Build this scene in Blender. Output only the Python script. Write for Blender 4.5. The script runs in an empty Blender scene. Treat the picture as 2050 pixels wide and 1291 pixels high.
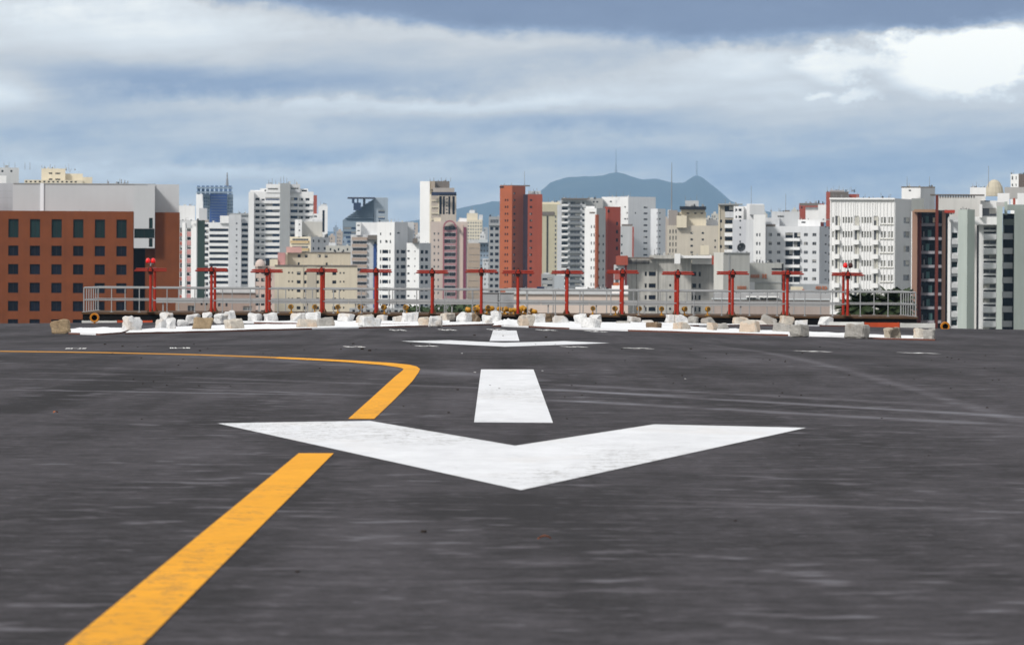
import bpy, bmesh, math, random
from mathutils import Vector, Matrix
random.seed(7)
SC = bpy.context.scene
COL = SC.collection
# ------------------------------------------------------------------ camera
F = 11389.0                     # focal length in photo pixels (200 mm)
CAMH = 1.84
HOR = 0.0057                    # slope of the horizon in the picture (roll)
VX, VY = 988.0, 524.0           # vanishing point of the runway
Yc = Vector((VX-1025, 645.5-VY, -F)).normalized()
Xc = Vector((1, -HOR, 0)); Xc = (Xc - Yc*Xc.dot(Yc)).normalized()
Zc = Xc.cross(Yc)
RCW = Matrix((Xc, Yc, Zc)).transposed()      # world -> camera
RWC = RCW.transposed()
cam = bpy.data.cameras.new('camera'); camo = bpy.data.objects.new('camera', cam)
COL.objects.link(camo)
camo.matrix_world = Matrix.Translation((0, 0, CAMH)) @ RWC.to_4x4()
cam.sensor_width = 36; cam.lens = 36*F/2050
cam.clip_start = 0.5; cam.clip_end = 90000
cam.dof.use_dof = True; cam.dof.focus_distance = 125; cam.dof.aperture_fstop = 8.0
SC.camera = camo
SC.view_settings.view_transform = 'Standard'; SC.view_settings.look = 'None'
SC.view_settings.exposure = 0.10; SC.view_settings.gamma = 1; SC.view_settings.use_curve_mapping = False
SC.cycles.use_denoising = True
SC.cycles.max_bounces = 6
SC.cycles.volume_bounces = 1

HAZE_D = 2.6e-5; HAZE_C = (.42, .68, 1.0)
def ray(px, py):
    return RWC @ Vector((px-1025, 645.5-py, -F))
def at(px, py, D):              # point on the pixel's ray at distance D along the runway
    r = ray(px, py)
    return Vector((0, 0, CAMH)) + r*(D/r.y)
def X_at(px, D):
    return at(px, 530, D).x
def Z_at(px, py, D):
    return at(px, py, D).z

# ------------------------------------------------------------------ node helpers
class N:
    tree = None
    def __init__(s, sock): s.s = sock
    @staticmethod
    def m(op, *a, clamp=False):
        n = N.tree.nodes.new('ShaderNodeMath'); n.operation = op; n.use_clamp = clamp
        for i, v in enumerate(a):
            if isinstance(v, N): N.tree.links.new(v.s, n.inputs[i])
            else: n.inputs[i].default_value = v
        return N(n.outputs[0])
    def __add__(s, o): return N.m('ADD', s, o)
    __radd__ = __add__
    def __sub__(s, o): return N.m('SUBTRACT', s, o)
    def __rsub__(s, o): return N.m('SUBTRACT', o, s)
    def __mul__(s, o): return N.m('MULTIPLY', s, o)
    __rmul__ = __mul__
    def __truediv__(s, o): return N.m('DIVIDE', s, o)
def comb(x, y, z):
    n = N.tree.nodes.new('ShaderNodeCombineXYZ')
    for i, v in enumerate((x, y, z)):
        if isinstance(v, N): N.tree.links.new(v.s, n.inputs[i])
        else: n.inputs[i].default_value = v
    return n.outputs[0]
def sep(sock):
    n = N.tree.nodes.new('ShaderNodeSeparateXYZ'); N.tree.links.new(sock, n.inputs[0])
    return [N(o) for o in n.outputs]
def noise(vec, scale=1.0, detail=3, rough=.5):
    n = N.tree.nodes.new('ShaderNodeTexNoise'); N.tree.links.new(vec, n.inputs['Vector'])
    n.inputs['Scale'].default_value = scale; n.inputs['Detail'].default_value = detail
    n.inputs['Roughness'].default_value = rough
    return N(n.outputs['Fac'])
def sstep(v, a, b, to0=0.0, to1=1.0):
    n = N.tree.nodes.new('ShaderNodeMapRange'); n.interpolation_type = 'SMOOTHSTEP'
    N.tree.links.new(v.s, n.inputs[0])
    for i, k in enumerate((a, b, to0, to1)): n.inputs[i+1].default_value = k
    return N(n.outputs[0])
def ramp(v, stops):
    n = N.tree.nodes.new('ShaderNodeValToRGB'); N.tree.links.new(v.s, n.inputs[0])
    e = n.color_ramp.elements
    while len(e) < len(stops): e.new(0.5)
    for k, (p, c) in zip(e, stops): k.position = p; k.color = (*c, 1)
    return n.outputs[0]
def mixc(fac, a, b, mode='MIX'):
    n = N.tree.nodes.new('ShaderNodeMix'); n.data_type = 'RGBA'; n.blend_type = mode
    for i, v in ((0, fac), (6, a), (7, b)):
        if isinstance(v, N): N.tree.links.new(v.s, n.inputs[i])
        elif isinstance(v, bpy.types.NodeSocket): N.tree.links.new(v, n.inputs[i])
        elif isinstance(v, tuple): n.inputs[i].default_value = (*v, 1)
        else: n.inputs[i].default_value = v
    return n.outputs[2]

# ------------------------------------------------------------------ sun and sky
SUN_DIR = Vector((-0.56, -0.62, 0.66)).normalized()      # towards the sun
sun = bpy.data.lights.new('sun', 'SUN'); suno = bpy.data.objects.new('sun', sun); COL.objects.link(suno)
sun.energy = 2.75; sun.angle = math.radians(9); sun.color = (1, .965, .91)
suno.rotation_euler = SUN_DIR.to_track_quat('Z', 'Y').to_euler()
W = bpy.data.worlds.new('World'); SC.world = W; W.use_nodes = True
N.tree = W.node_tree; W.node_tree.nodes.clear()
sky = N.tree.nodes.new('ShaderNodeTexSky'); sky.sky_type = 'NISHITA'; sky.sun_disc = False
sky.sun_elevation = math.asin(SUN_DIR.z); sky.sun_rotation = math.atan2(SUN_DIR.x, SUN_DIR.y)
tc = N.tree.nodes.new('ShaderNodeTexCoord')
gx, gy, gz_ = sep(tc.outputs['Generated'])
az = N.m('ARCTAN2', gx, gy); el = N.m('ARCSINE', gz_)
# a layer of stratocumulus described by compass direction and height above the horizon
U = az*11.389 + .988; V = .524 - el*11.389        # thousandths: 1.0 = 5 degrees
w1 = noise(comb(U*1.0, V*3.0, 0.3), 3.0, 5, .55) - .5
w2 = noise(comb(U*1.0, V*2.0, 5.7), 9.0, 5, .62) - .5
w3 = noise(comb(U*1.0, V*1.3, 2.2), 26.0, 5, .62) - .5
Uw = U + w1*.18 + w2*.07 + w3*.035; Vw = V + w1*.055 + w2*.035 + w3*.022
def blob(cx, cy, rx, ry, amp, sharp=None):
    a = ((Uw + w3*.05 if sharp else Uw) - cx)*(1/rx); b = ((Vw + w3*.035 if sharp else Vw) - cy)*(1/ry)
    d = a*a + b*b
    if sharp: return sstep(d, 1+sharp, 1-sharp, 0, amp)
    return N.m('EXPONENT', d*-1.0)*amp
Vt = V + (U - .3)*.09
val = .575 + (noise(comb(U*.9, Vt*6.5, 1.0), 2.2, 5, .52) - .5)*.44 + (noise(comb(Uw*.6, Vt*7.0, 4.0), 2.6, 4, .55) - .5)*.18 + (noise(comb(U*1.5, V*5, 9.0), 7, 4, .55) - .5)*.14
for a in [(.20, .05, .36, .075, .42), (.0, .19, .09, .04, .35), (.30, .165, .30, .032, -.26), (.68, .165, .32, .03, -.20),
          (.70, .215, .35, .013, .15), (.85, .075, .33, .022, .20), (.6, .31, .5, .022, -.12), (.5, .352, .5, .016, .14), (.15, .26, .2, .03, -.05),
          (1.45, .11, .13, .045, .30), (1.22, .18, .33, .045, .16), (1.75, .33, .5, .07, -.14), (1.15, .245, .3, .018, -.12), (1.35, .295, .4, .02, .08),
          (1.0, .205, .5, .012, .10), (1.56, .16, .2, .08, .10)]:
    val = val + blob(*a)
val = val + blob(1.93, .108, .17, .080, .55, .62) + blob(1.96, .10, .22, .10, .25) + blob(1.665, .122, .085, .032, .34, .8) + blob(1.62, .186, .026, .012, .22, .9) + blob(1.70, .186, .040, .020, .24, .9) + w3*.13 + w2*.12
val = .56 + (val - .56)*(1 + sstep(V, .10, .36)*.75)
edge = .080 - (U - 1.35)*(U - 1.35)*.10
dark = sstep(edge - Vw, -.022, .024)
val = val*(1 - dark) + dark*(.02 + w1*.25 + w2*.10)
gen = .72 + (noise(tc.outputs['Generated'], 2.6, 6, .6) - .5)*1.1
up = sstep(el, .05, .14)
val = val*(1 - up) + gen*up
cloud = ramp(val*.8, [(0.0, (.165, .20, .325)), (.22, (.27, .33, .475)), (.38, (.455, .495, .575)), (.46, (.575, .59, .62)), (.55, (.70, .69, .68)), (.72, (.88, .90, .90)), (.95, (1.25, 1.22, 1.12))])
nish = mixc(1.0, sky.outputs[0], (.10, .10, .10), 'MULTIPLY')
tot = mixc(.96, nish, cloud)
bg = N.tree.nodes.new('ShaderNodeBackground'); N.tree.links.new(tot, bg.inputs[0]); bg.inputs[1].default_value = 1.0
wo = N.tree.nodes.new('ShaderNodeOutputWorld'); N.tree.links.new(bg.outputs[0], wo.inputs[0])

# ------------------------------------------------------------------ object helpers
def link(o, parent=None):
    COL.objects.link(o)
    if parent is not None: o.parent = parent
    return o
def tag(o, label=None, cat=None, group=None, kind=None):
    if label: o['label'] = label
    if cat: o['category'] = cat
    if group: o['group'] = group
    if kind: o['kind'] = kind
    return o
def empty(name, loc=(0, 0, 0), rz=0):
    o = bpy.data.objects.new(name, None); o.location = loc; o.rotation_euler = (0, 0, rz); o.empty_display_size = .2
    return link(o)
class MB:
    """collects shapes and links them as one mesh"""
    def __init__(s): s.v = []; s.f = []; s.mi = []
    def face(s, pts, mi=0):
        n = len(s.v); s.v += [tuple(p) for p in pts]; s.f.append(tuple(range(n, n+len(pts)))); s.mi.append(mi)
    def box(s, x0, x1, y0, y1, z0, z1, mi=0, M=None):
        P = [Vector(p) for p in ((x0,y0,z0),(x1,y0,z0),(x1,y1,z0),(x0,y1,z0),(x0,y0,z1),(x1,y0,z1),(x1,y1,z1),(x0,y1,z1))]
        if M is not None: P = [M @ p for p in P]
        for q in ((0,3,2,1),(4,5,6,7),(0,1,5,4),(1,2,6,5),(2,3,7,6),(3,0,4,7)):
            s.face([P[i] for i in q], mi)
    def prism(s, poly, z0, z1, mi=0, side_mi=None):
        n = len(poly); side_mi = side_mi or [mi]*n
        for i in range(n):
            a, b = poly[i], poly[(i+1) % n]
            s.face([(a[0],a[1],z0),(b[0],b[1],z0),(b[0],b[1],z1),(a[0],a[1],z1)], side_mi[i])
        s.face([(p[0],p[1],z1) for p in poly], mi); s.face([(p[0],p[1],z0) for p in reversed(poly)], mi)
    def tube(s, a, b, r, r2=None, n=8, mi=0):
        a = Vector(a); b = Vector(b); r2 = r if r2 is None else r2
        d = (b-a).normalized(); u = d.orthogonal().normalized(); w = d.cross(u)
        A = [a + (u*math.cos(2*math.pi*k/n) + w*math.sin(2*math.pi*k/n))*r for k in range(n)]
        B = [b + (u*math.cos(2*math.pi*k/n) + w*math.sin(2*math.pi*k/n))*r2 for k in range(n)]
        for k in range(n): s.face([A[k], A[(k+1)%n], B[(k+1)%n], B[k]], mi)
        s.face(list(reversed(A)), mi); s.face(B, mi)
    def lathe(s, c, prof, n=12, mi=0, axis='Z'):
        c = Vector(c)
        def P(r, h, t):
            if axis == 'Z': return c + Vector((r*math.cos(t), r*math.sin(t), h))
            return c + Vector((r*math.cos(t), -h, r*math.sin(t)))          # axis towards the camera
        for i in range(len(prof)-1):
            for k in range(n):
                t0 = 2*math.pi*k/n; t1 = 2*math.pi*(k+1)/n
                s.face([P(*prof[i], t0), P(*prof[i], t1), P(*prof[i+1], t1), P(*prof[i+1], t0)], mi)
    def mesh(s, name, mats, merge=True, smooth=False):
        me = bpy.data.meshes.new(name); me.from_pydata(s.v, [], s.f)
        for m in (mats if isinstance(mats, (list, tuple)) else [mats]): me.materials.append(m)
        me.polygons.foreach_set('material_index', s.mi)
        if merge:
            bm = bmesh.new(); bm.from_mesh(me); bmesh.ops.remove_doubles(bm, verts=bm.verts, dist=1e-5)
            bmesh.ops.recalc_face_normals(bm, faces=bm.faces); bm.to_mesh(me); bm.free()
        if smooth: me.polygons.foreach_set('use_smooth', [True]*len(me.polygons))
        me.update(); return me
    def build(s, name, mats, parent=None, loc=None, **k):
        o = bpy.data.objects.new(name, s.mesh(name, mats, **k))
        if loc is not None: o.location = loc
        return link(o, parent)
def dup(o, parent=None, loc=None, rot=None):
    c = o.copy(); COL.objects.link(c); c.parent = parent
    if loc is not None: c.location = loc
    if rot is not None: c.rotation_euler = rot
    return c
def copy_tree(o, parent=None):
    c = dup(o, parent)
    for ch in [k for k in KIDS.get(o.name, [])]: copy_tree(ch, c)
    return c
KIDS = {}
def kids(root, *chs):
    KIDS.setdefault(root.name, []).extend(chs)

# ------------------------------------------------------------------ materials
MATS = {}
def new_mat(name):
    m = bpy.data.materials.new(name); m.use_nodes = True; N.tree = m.node_tree
    p = m.node_tree.nodes['Principled BSDF']
    t = m.node_tree.nodes.new('ShaderNodeTexCoord')
    return m, p, t
def wall(key, col, rough=.85, var=.10, streak=.12, band=None, spec=.3, metal=0, scale=.15):
    """painted render or concrete, faintly blotched and rain-streaked"""
    if key in MATS: return MATS[key]
    m, p, t = new_mat(key)
    x, y, z = sep(t.outputs['Object'])
    a = noise(t.outputs['Object'], scale, 5, .6)
    b = noise(comb(x*1.0, y*1.0, z*.05), 1.1, 4, .6)
    f = 1 - (var*.3) - (streak*.3) + (a - .5)*(var*2.2) + (b - .5)*(streak*2.2)
    c = mixc(1.0, col, comb(f, f, f), 'MULTIPLY')
    N.tree.links.new(c, p.inputs['Base Color'])
    p.inputs['Roughness'].default_value = rough; p.inputs['Metallic'].default_value = metal
    p.inputs['Specular IOR Level'].default_value = spec
    MATS[key] = m; return m
def glass(key, col, rough=.25, spec=.15):
    if key in MATS: return MATS[key]
    m, p, t = new_mat(key)
    oi = m.node_tree.nodes.new('ShaderNodeObjectInfo')
    a = noise(t.outputs['Object'], 1.3, 3, .6)
    f = .35 + N(oi.outputs['Random'])*.9 + a*.5
    N.tree.links.new(mixc(1.0, col, comb(f, f, f), 'MULTIPLY'), p.inputs['Base Color'])
    p.inputs['Roughness'].default_value = rough; p.inputs['Specular IOR Level'].default_value = spec
    MATS[key] = m; return m
# ------------------------------------------------------------------ runway
def herm(xs, ys, x):
    if x <= xs[0]: return ys[0]
    if x >= xs[-1]: return ys[-1]
    i = max(k for k in range(len(xs)-1) if xs[k] <= x)
    def sl(k):
        if k == 0 or k == len(xs)-1: return 0
        a = (ys[k]-ys[k-1])/(xs[k]-xs[k-1]); b = (ys[k+1]-ys[k])/(xs[k+1]-xs[k])
        return 0 if a*b <= 0 else 2*a*b/(a+b)
    h = xs[i+1]-xs[i]; t = (x-xs[i])/h
    return ((2*t**3-3*t*t+1)*ys[i] + (t**3-2*t*t+t)*h*sl(i) + (-2*t**3+3*t*t)*ys[i+1] + (t**3-t*t)*h*sl(i+1))
KX = [0, 92, 112, 170, 203, 222, 245, 260]; KY = [0, 0, -.05, -.50, -.64, -.71, -.765, -.77]
TAB = [herm(KX, KY, k*.5) for k in range(0, 530)]
END = 249.4
def gz(x, y):
    k = max(0, min(528, y*2)); i = int(k); z = TAB[i] + (TAB[min(i+1, 529)]-TAB[i])*(k-i)
    return z - .012*max(0, abs(x)-3.5)*max(0, min(1, (y-90)/60))
def G(px, py, off=0.0):
    """where the pixel's ray first meets the runway surface"""
    lo = 8.0; hi = None; y = 8.0
    while y < END:
        p = at(px, py, y)
        if p.z < gz(p.x, y): hi = y; break
        lo = y; y += .5
    if hi is None: p = at(px, py, END); return Vector((p.x, END, gz(p.x, END)+off))
    for _ in range(20):
        mid = (lo+hi)/2; p = at(px, py, mid)
        if p.z < gz(p.x, mid): hi = mid
        else: lo = mid
    p = at(px, py, lo); return Vector((p.x, lo, gz(p.x, lo)+off))

# asphalt
m, p, t = new_mat('asphalt'); O = t.outputs['Object']; x, y, z = sep(O)
big = noise(comb(x*.22, y*.05, 0.0), 1.0, 4, .6)
mid = noise(comb(x*.9, y*.45, 3.0), 1.0, 5, .62)
spk = noise(comb(x*1.9, y*1.9, 7.0), 1.0, 3, .5); spk2 = noise(comb(x*4.5, y*5.0, 27.0), 1.0, 3, .55)
mid2 = noise(comb(x*2.2, y*2.6, 13.0), 1.0, 4, .6); lat = noise(comb(x*.28, y*3.2, 23.0), 1.0, 4, .6); rad = noise(comb(x*.8, y*.012, 31.0), 1.0, 4, .6)
cluster = noise(comb(x*.30, y*.12, 17.0), 1.0, 3, .6)
grain = noise(O, 30.0, 3, .7); fine = noise(O, 110.0, 2, .6)
light = sstep(spk, .54, .70)*sstep(cluster, .40, .60) + sstep(spk2, .57, .70)*sstep(cluster, .62, .38)*.7
f = .54 + (big-.5)*1.9 + (mid-.5)*.9 + (mid2-.5)*1.0 + (lat-.5)*.35 + (rad-.5)*1.1 + (grain-.5)*.9 + (fine-.5)*.7 + (noise(comb(x*9.0, y*6.0, 41.0), 1.0, 3, .6)-.5)*.8
pit = sstep(grain, .33, .26)*.25
def scratch(px0, py0, px1, py1, w, amp):
    a = G(px0, py0); b = G(px1, py1); d = (b-a); d.z = 0; L = d.length; d.normalize(); n = Vector((-d.y, d.x, 0))
    dist = x*n.x + y*n.y + (-(a.x*n.x + a.y*n.y)) + (noise(comb(x*.3, y*.3, 2.0), 1, 2) - .5)*w*2
    s = x*d.x + y*d.y + (-(a.x*d.x + a.y*d.y))
    w = w*2.4; amp = amp*1.5
    brk = sstep(noise(comb(x*.5, y*.5, float(px0 % 13)), 1, 4, .7), .30, .55)
    return sstep(N.m('ABSOLUTE', dist), w, 0, 0, amp)*sstep(s, -1, 1)*sstep(s, L+1, L-1)*brk
SCR = [(0,780,620,790,.16,.8), (0,757,560,768,.14,.6), (0,745,420,752,.16,.6), (0,736,600,742,.14,.4), (380,778,960,800,.12,.5), (420,712,1080,762,.30,.40), (1080,778,2050,835,.18,.8), (1100,800,2050,852,.2,.6),
       (1100,768,1900,812,.2,.45), (1420,690,2050,846,.11,.30), (0,828,330,745,.35,-.35), (1430,1005,2050,1024,.10,.45), (700,1165,1400,1158,.10,.3),
       (850,1008,1700,1016,.08,.3), (300,752,1500,796,.2,.35), (1000,985,1240,1291,.5,-.18), (1600,940,2050,925,.08,.3)]
acc = None
for s_ in SCR:
    k = scratch(*s_); acc = k if acc is None else acc + k
val = f*.068 + light*.075 - pit*.03 + acc*.085
val = N.m('MAXIMUM', val, .018)
N.tree.links.new(mixc(sstep(val, .05, .15), comb(val*1.05, val*.965, val*1.10), comb(val*.98, val*.985, val*1.12)), p.inputs['Base Color'])
p.inputs['Roughness'].default_value = .9; p.inputs['Specular IOR Level'].default_value = .15
bmp = N.tree.nodes.new('ShaderNodeBump'); bmp.inputs['Strength'].default_value = .35; bmp.inputs['Distance'].default_value = .02
N.tree.links.new((mid + grain*.5).s, bmp.inputs['Height']); N.tree.links.new(bmp.outputs[0], p.inputs['Normal'])
M_ASPH = m
mb = MB(); xs = [-70, -50, -35] + [k*1.0 for k in range(-26, 27)] + [35, 50, 70]; xs = [-70,-50,-35,-26,-22,-18,-14,-10.5,-7,-3.5,0,3.5,7,10.5,14,18,22,26,35,50,70]
ys = [-60, -20, 0, 10, 20, 40, 60, 80, 90] + [92+k for k in range(0, 157)] + [END]
vid = {}
for j, yy in enumerate(ys):
    for i, xx in enumerate(xs): vid[i, j] = len(mb.v); mb.v.append((xx, yy, gz(xx, yy)))
for j in range(len(ys)-1):
    for i in range(len(xs)-1): mb.f.append((vid[i,j], vid[i+1,j], vid[i+1,j+1], vid[i,j+1])); mb.mi.append(0)
n = len(ys)-1
for i in range(len(xs)-1):
    a = mb.v[vid[i,n]]; b = mb.v[vid[i+1,n]]; mb.face([a, b, (b[0], END, -16), (a[0], END, -16)], 1)
for i in (0, len(xs)-1):
    for j in range(n):
        a = mb.v[vid[i,j]]; b = mb.v[vid[i,j+1]]; mb.face([a, b, (b[0], b[1], -16), (a[0], a[1], -16)], 1)
M_CONC = wall('raw_concrete', (.26, .25, .23), var=.25, streak=.3, scale=.8)
runway = mb.build('runway', [M_ASPH, M_CONC], merge=False)
tag(runway, kind='structure')

def paint_mat(key, col, dirt=.25, wear=.5):
    m, p, t = new_mat(key); O = t.outputs['Object']; x, y, z = sep(O)
    a = noise(comb(x*.8, y*.25, 0.0), 1.0, 5, .65); b = noise(comb(x*3.0, y*.9, 4.0), 1.0, 5, .7); g = noise(O, 45.0, 3, .7)
    f = 1 - dirt*.5 + (a-.5)*dirt*1.2 + (b-.5)*dirt*1.6 + (g-.5)*.12
    c = mixc(1.0, col, comb(f, f, f), 'MULTIPLY')
    warm = sstep(noise(comb(x*.5, y*.2, 11.0), 1.0, 4, .6), .52, .75)*.35
    c = mixc(warm, c, (col[0]*.85, col[1]*.76, col[2]*.66))
    w = sstep(noise(comb(x*2.2, y*.8, 8.0), 1.6, 6, .75), .60, .72)*wear
    c = mixc(w, c, (.12, .115, .12))
    ck = N.m('ABSOLUTE', noise(comb(x*1.1, y*1.1, 6.0), 2.0, 4, .6) - .5)
    c = mixc(sstep(ck, .022, .004)*sstep(noise(comb(x*.3, y*.06, 1.0), 1, 2), .50, .56)*.55, c, (.10, .085, .06))
    N.tree.links.new(c, p.inputs['Base Color']); p.inputs['Roughness'].default_value = .8; p.inputs['Specular IOR Level'].default_value = .2
    return m
M_WHITE = paint_mat('white_road_paint', (.76, .775, .81), .24, .22)
M_YELL = paint_mat('yellow_road_paint', (.82, .365, .012), .20, .30)
M_STENC = paint_mat('stencil_paint', (.95, .95, .95), .08, .1)
def drape(polys, name, mat, off, parent=None, step=1.2):
    bm = bmesh.new()
    for poly in polys:
        vs = [bm.verts.new((q.x, q.y, 0)) for q in poly]; bm.faces.new(vs)
    bmesh.ops.remove_doubles(bm, verts=bm.verts, dist=1e-4)
    bmesh.ops.triangulate(bm, faces=bm.faces)
    for _ in range(9):
        es = [e for e in bm.edges if e.calc_length() > step]
        if not es: break
        bmesh.ops.subdivide_edges(bm, edges=es, cuts=1); bmesh.ops.triangulate(bm, faces=[f for f in bm.faces if len(f.verts) > 3])
    for v in bm.verts: v.co.z = gz(v.co.x, v.co.y) + off
    bmesh.ops.recalc_face_normals(bm, faces=bm.faces)
    for f in bm.faces:
        if f.normal.z < 0: f.normal_flip()
    me = bpy.data.meshes.new(name); bm.to_mesh(me); bm.free(); me.materials.append(mat)
    return link(bpy.data.objects.new(name, me), parent)
def gp(pts): return [G(*q) for q in pts]
drape([gp([(1043,982),(1031,893),(1310,850),(1614,857)]), gp([(1043,982),(435,848),(740,843),(1031,893)])], 'painted_arrowhead', M_WHITE, .006, runway)['label'] = 'wide white arrowhead painted on the asphalt in the foreground, pointing at the viewer'
drape([gp([(1010,694.5),(1010,686.5),(1130,683.2),(1220,687)]), gp([(1010,694.5),(802,683.4),(900,681.4),(1010,686.5)])], 'painted_arrowhead', M_WHITE, .008, runway)['label'] = 'distant thin white arrowhead painted below the stone blocks'
drape([gp([(949,846),(1107,847),(1068,740),(963,740)])], 'painted_dash', M_WHITE, .006, runway)['label'] = 'near white centre line dash behind the big arrowhead'
drape([gp([(980,683),(1040,683),(1034,662),(987,662)])], 'painted_dash', M_WHITE, .010, runway)['label'] = 'far short white centre line dash'
# the yellow line comes from the lower left, passes the arrowhead and swings away to the left
L1 = [(128,1295),(598,908)]; R1 = [(282,1295),(668,908)]
drape([gp([L1[0], R1[0], R1[1], L1[1]])], 'painted_line', M_YELL, .006, runway, 1.5)['label'] = 'near length of yellow line leading out of the lower left corner'
outer = gp([(749,839),(790,800),(826,763),(838,746),(841,739),(834,734),(820,730.5),(780,726.5),(700,721.5),(560,715),(400,709.5),(200,705),(0,702.5),(-200,701.5)])
inner = gp([(697,839),(745,796),(790,755),(806,742),(808,739),(804,737.2),(795,735.2),(765,731),(690,725),(550,717.8),(400,712),(200,707.2),(0,704.6),(-200,703.6)])
M_YWORN = paint_mat('worn_yellow_paint', (.55, .25, .03), .35, .9)
kk = 9
drape([[outer[i], outer[i+1], inner[i+1], inner[i]] for i in range(kk, len(outer)-1)], 'painted_line', M_YWORN, .006, runway, 2.0)['label'] = 'worn thin far end of the yellow line at the left'
drape([[outer[i], outer[i+1], inner[i+1], inner[i]] for i in range(kk)], 'painted_line', M_YELL, .006, runway, 2.0)['label'] = 'far length of yellow line bending sharply away to the left'

# stencilled figures on the asphalt
GL = {'0': ['111','101','101','101','111'], '1': ['010','110','010','010','111'], '-': ['000','000','111','000','000'],
      '8': ['111','101','111','101','111'], '6': ['111','100','111','101','111']}
def stencil(px, py, wpx, length, lab, txt='01-18', shear=-.06):
    a = G(px-wpx/2, py+1.5); b = G(px+wpx/2, py+1.5); wd = b.x - a.x; cw = wd/(len(txt)+.0)
    polys = []
    for i, ch in enumerate(txt):
        for r, row in enumerate(GL[ch]):
            for c, k in enumerate(row):
                if k == '1':
                    x0 = a.x + cw*(i + c*.27); x1 = x0 + cw*.32; y0 = a.y + length*(4-r)/5; y1 = y0 + length/5
                    s0 = (y0-a.y)*shear; s1 = (y1-a.y)*shear
                    polys.append([Vector((x0+s0, y0, 0)), Vector((x1+s0, y0, 0)), Vector((x1+s1, y1, 0)), Vector((x0+s1, y1, 0))])
    o = drape(polys, 'stencilled_number', M_STENC, .014, runway, 3)
    o['label'] = lab
for px, py, w_, tx in [(150,698,41,'01-18'),(361,697,41,'01-18'),(715,694.5,39,'01-18'),(861,693,39,'01-18'),(1160,694.5,39,'01-18'),(1290,697.5,41,'01-18'),
                   (1643,703.5,41,'01-16'),(1856,707,42,'01-16')]:
    stencil(px, py, w_, 3.6, 'white stencilled number on the asphalt, nearer row', tx)
for px, py in [(803,661),(903,660.5),(1003,660),(1103,661),(1203,663.5)]:
    stencil(px, py, 28, 5.0, 'white stencilled number on the asphalt, farther row', '01-16')

# ------------------------------------------------------------------ terrain beyond and below
def tz(x, y):
    if y < 260: return -14.0
    return -14 - 24*min(1, (y-260)/500)
m, p, t = new_mat('city_ground'); a = noise(t.outputs['Object'], .02, 5, .6); b = noise(t.outputs['Object'], .3, 4, .6)
N.tree.links.new(ramp(a*.6+b*.4, [(.3, (.05,.08,.035)), (.5, (.12,.12,.10)), (.7, (.2,.19,.17))]), p.inputs['Base Color']); p.inputs['Roughness'].default_value = .95
M_CITYG = m
mb = MB(); xs = [-26000,-8000,-3000,-1000,-300,0,300,1000,3000,8000,26000]; ys = [-3000,-500,0,260,340,420,520,640,760,1500,3000,6000,12000,24000,45000]
for j in range(len(ys)):
    for i in range(len(xs)): mb.v.append((xs[i], ys[j], tz(xs[i], ys[j])))
for j in range(len(ys)-1):
    for i in range(len(xs)-1):
        k = j*len(xs)+i; mb.f.append((k, k+1, k+1+len(xs), k+len(xs))); mb.mi.append(0)
tag(mb.build('ground', M_CITYG, merge=False), kind='structure')

# hills on the horizon: a heightfield 20 km away
RID = [(600,470),(760,452),(850,438),(915,417),(950,411),(985,402),(1010,404),(1040,408),(1065,395),(1085,378),(1100,366),(1130,355),(1170,350),(1205,349),(1222,344),(1233,343),(1246,346),(1262,353),(1285,360),(1310,357),
       (1330,361),(1350,364),(1368,362),(1385,353),(1394,348),(1404,353),(1420,366),(1440,382),(1462,402),(1490,412),(1540,423),(1600,430),(1700,441),(1850,455),(2100,470),(2400,480),(-400,478)]
RID.sort()
M_HILL = None
m, p, t = new_mat('forested_slope'); a = noise(t.outputs['Object'], .004, 6, .65)
N.tree.links.new(ramp(a, [(.3, (.006,.010,.008)), (.55, (.012,.020,.014)), (.75, (.03,.035,.025))]), p.inputs['Base Color']); p.inputs['Roughness'].default_value = 1
M_HILL = m
HD = 32000.0
def ridge_z(px):
    for i in range(len(RID)-1):
        if RID[i][0] <= px <= RID[i+1][0]:
            tt = (px-RID[i][0])/(RID[i+1][0]-RID[i][0]); py = RID[i][1]*(1-tt)+RID[i+1][1]*tt
            return Z_at(px, py, HD)
    return 0
from mathutils import noise as MN
mb = MB(); nx = 420; ny = 26
for j in range(ny):
    v = (j/(ny-1))*2-1; yy = HD + v*2600
    for i in range(nx):
        px = -350 + 2700*i/(nx-1); xx = X_at(px, HD); h = ridge_z(px) + 45
        s = 1-abs(v)**1.3
        k = MN.fractal(Vector((xx*.0016, yy*.0016, 0)), 1.0, 2.0, 5)
        zz = -45 + h*s*(1 + .55*k*(1-s)*1.0) + 9*MN.fractal(Vector((xx*.005, yy*.005, 3)), 1, 2, 4)
        mb.v.append((xx, yy, zz))
for j in range(ny-1):
    for i in range(nx-1):
        k = j*nx+i; mb.f.append((k, k+1, k+1+nx, k+nx)); mb.mi.append(0)
tag(mb.build('hills', M_HILL, merge=False, smooth=True), kind='structure')
M_MAST = wall('mast_steel', (.25, .25, .26), var=.05)
def mast(px, ytop, ybot, D, r, lab, guy=False):
    b = at(px, ybot, D); zt = Z_at(px, ytop, D); mb = MB()
    H = zt-b.z
    o = empty('transmission_mast', b); tag(o, lab, 'mast')
    mb.tube((0,0,0), (0,0,H*.35), r*2.2, r*1.2, 6); mb.tube((0,0,H*.35), (0,0,H), r, r*.4, 6)
    mb.build('pole', M_MAST, o)
    if guy:
        g = MB()
        for k in range(5):
            z = H*(.25+.15*k); g.box(-r*3.5, r*3.5, -r*3.5, r*3.5, z, z+r*2)
        g.build('platform', M_MAST, o)
mast(1233, 298, 346, HD, 3.2, 'tall slender transmission mast on the rounded hill summit')
mast(1395, 320, 351, HD-200, 2.0, 'thin transmission mast on the pointed hill peak', True)
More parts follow.
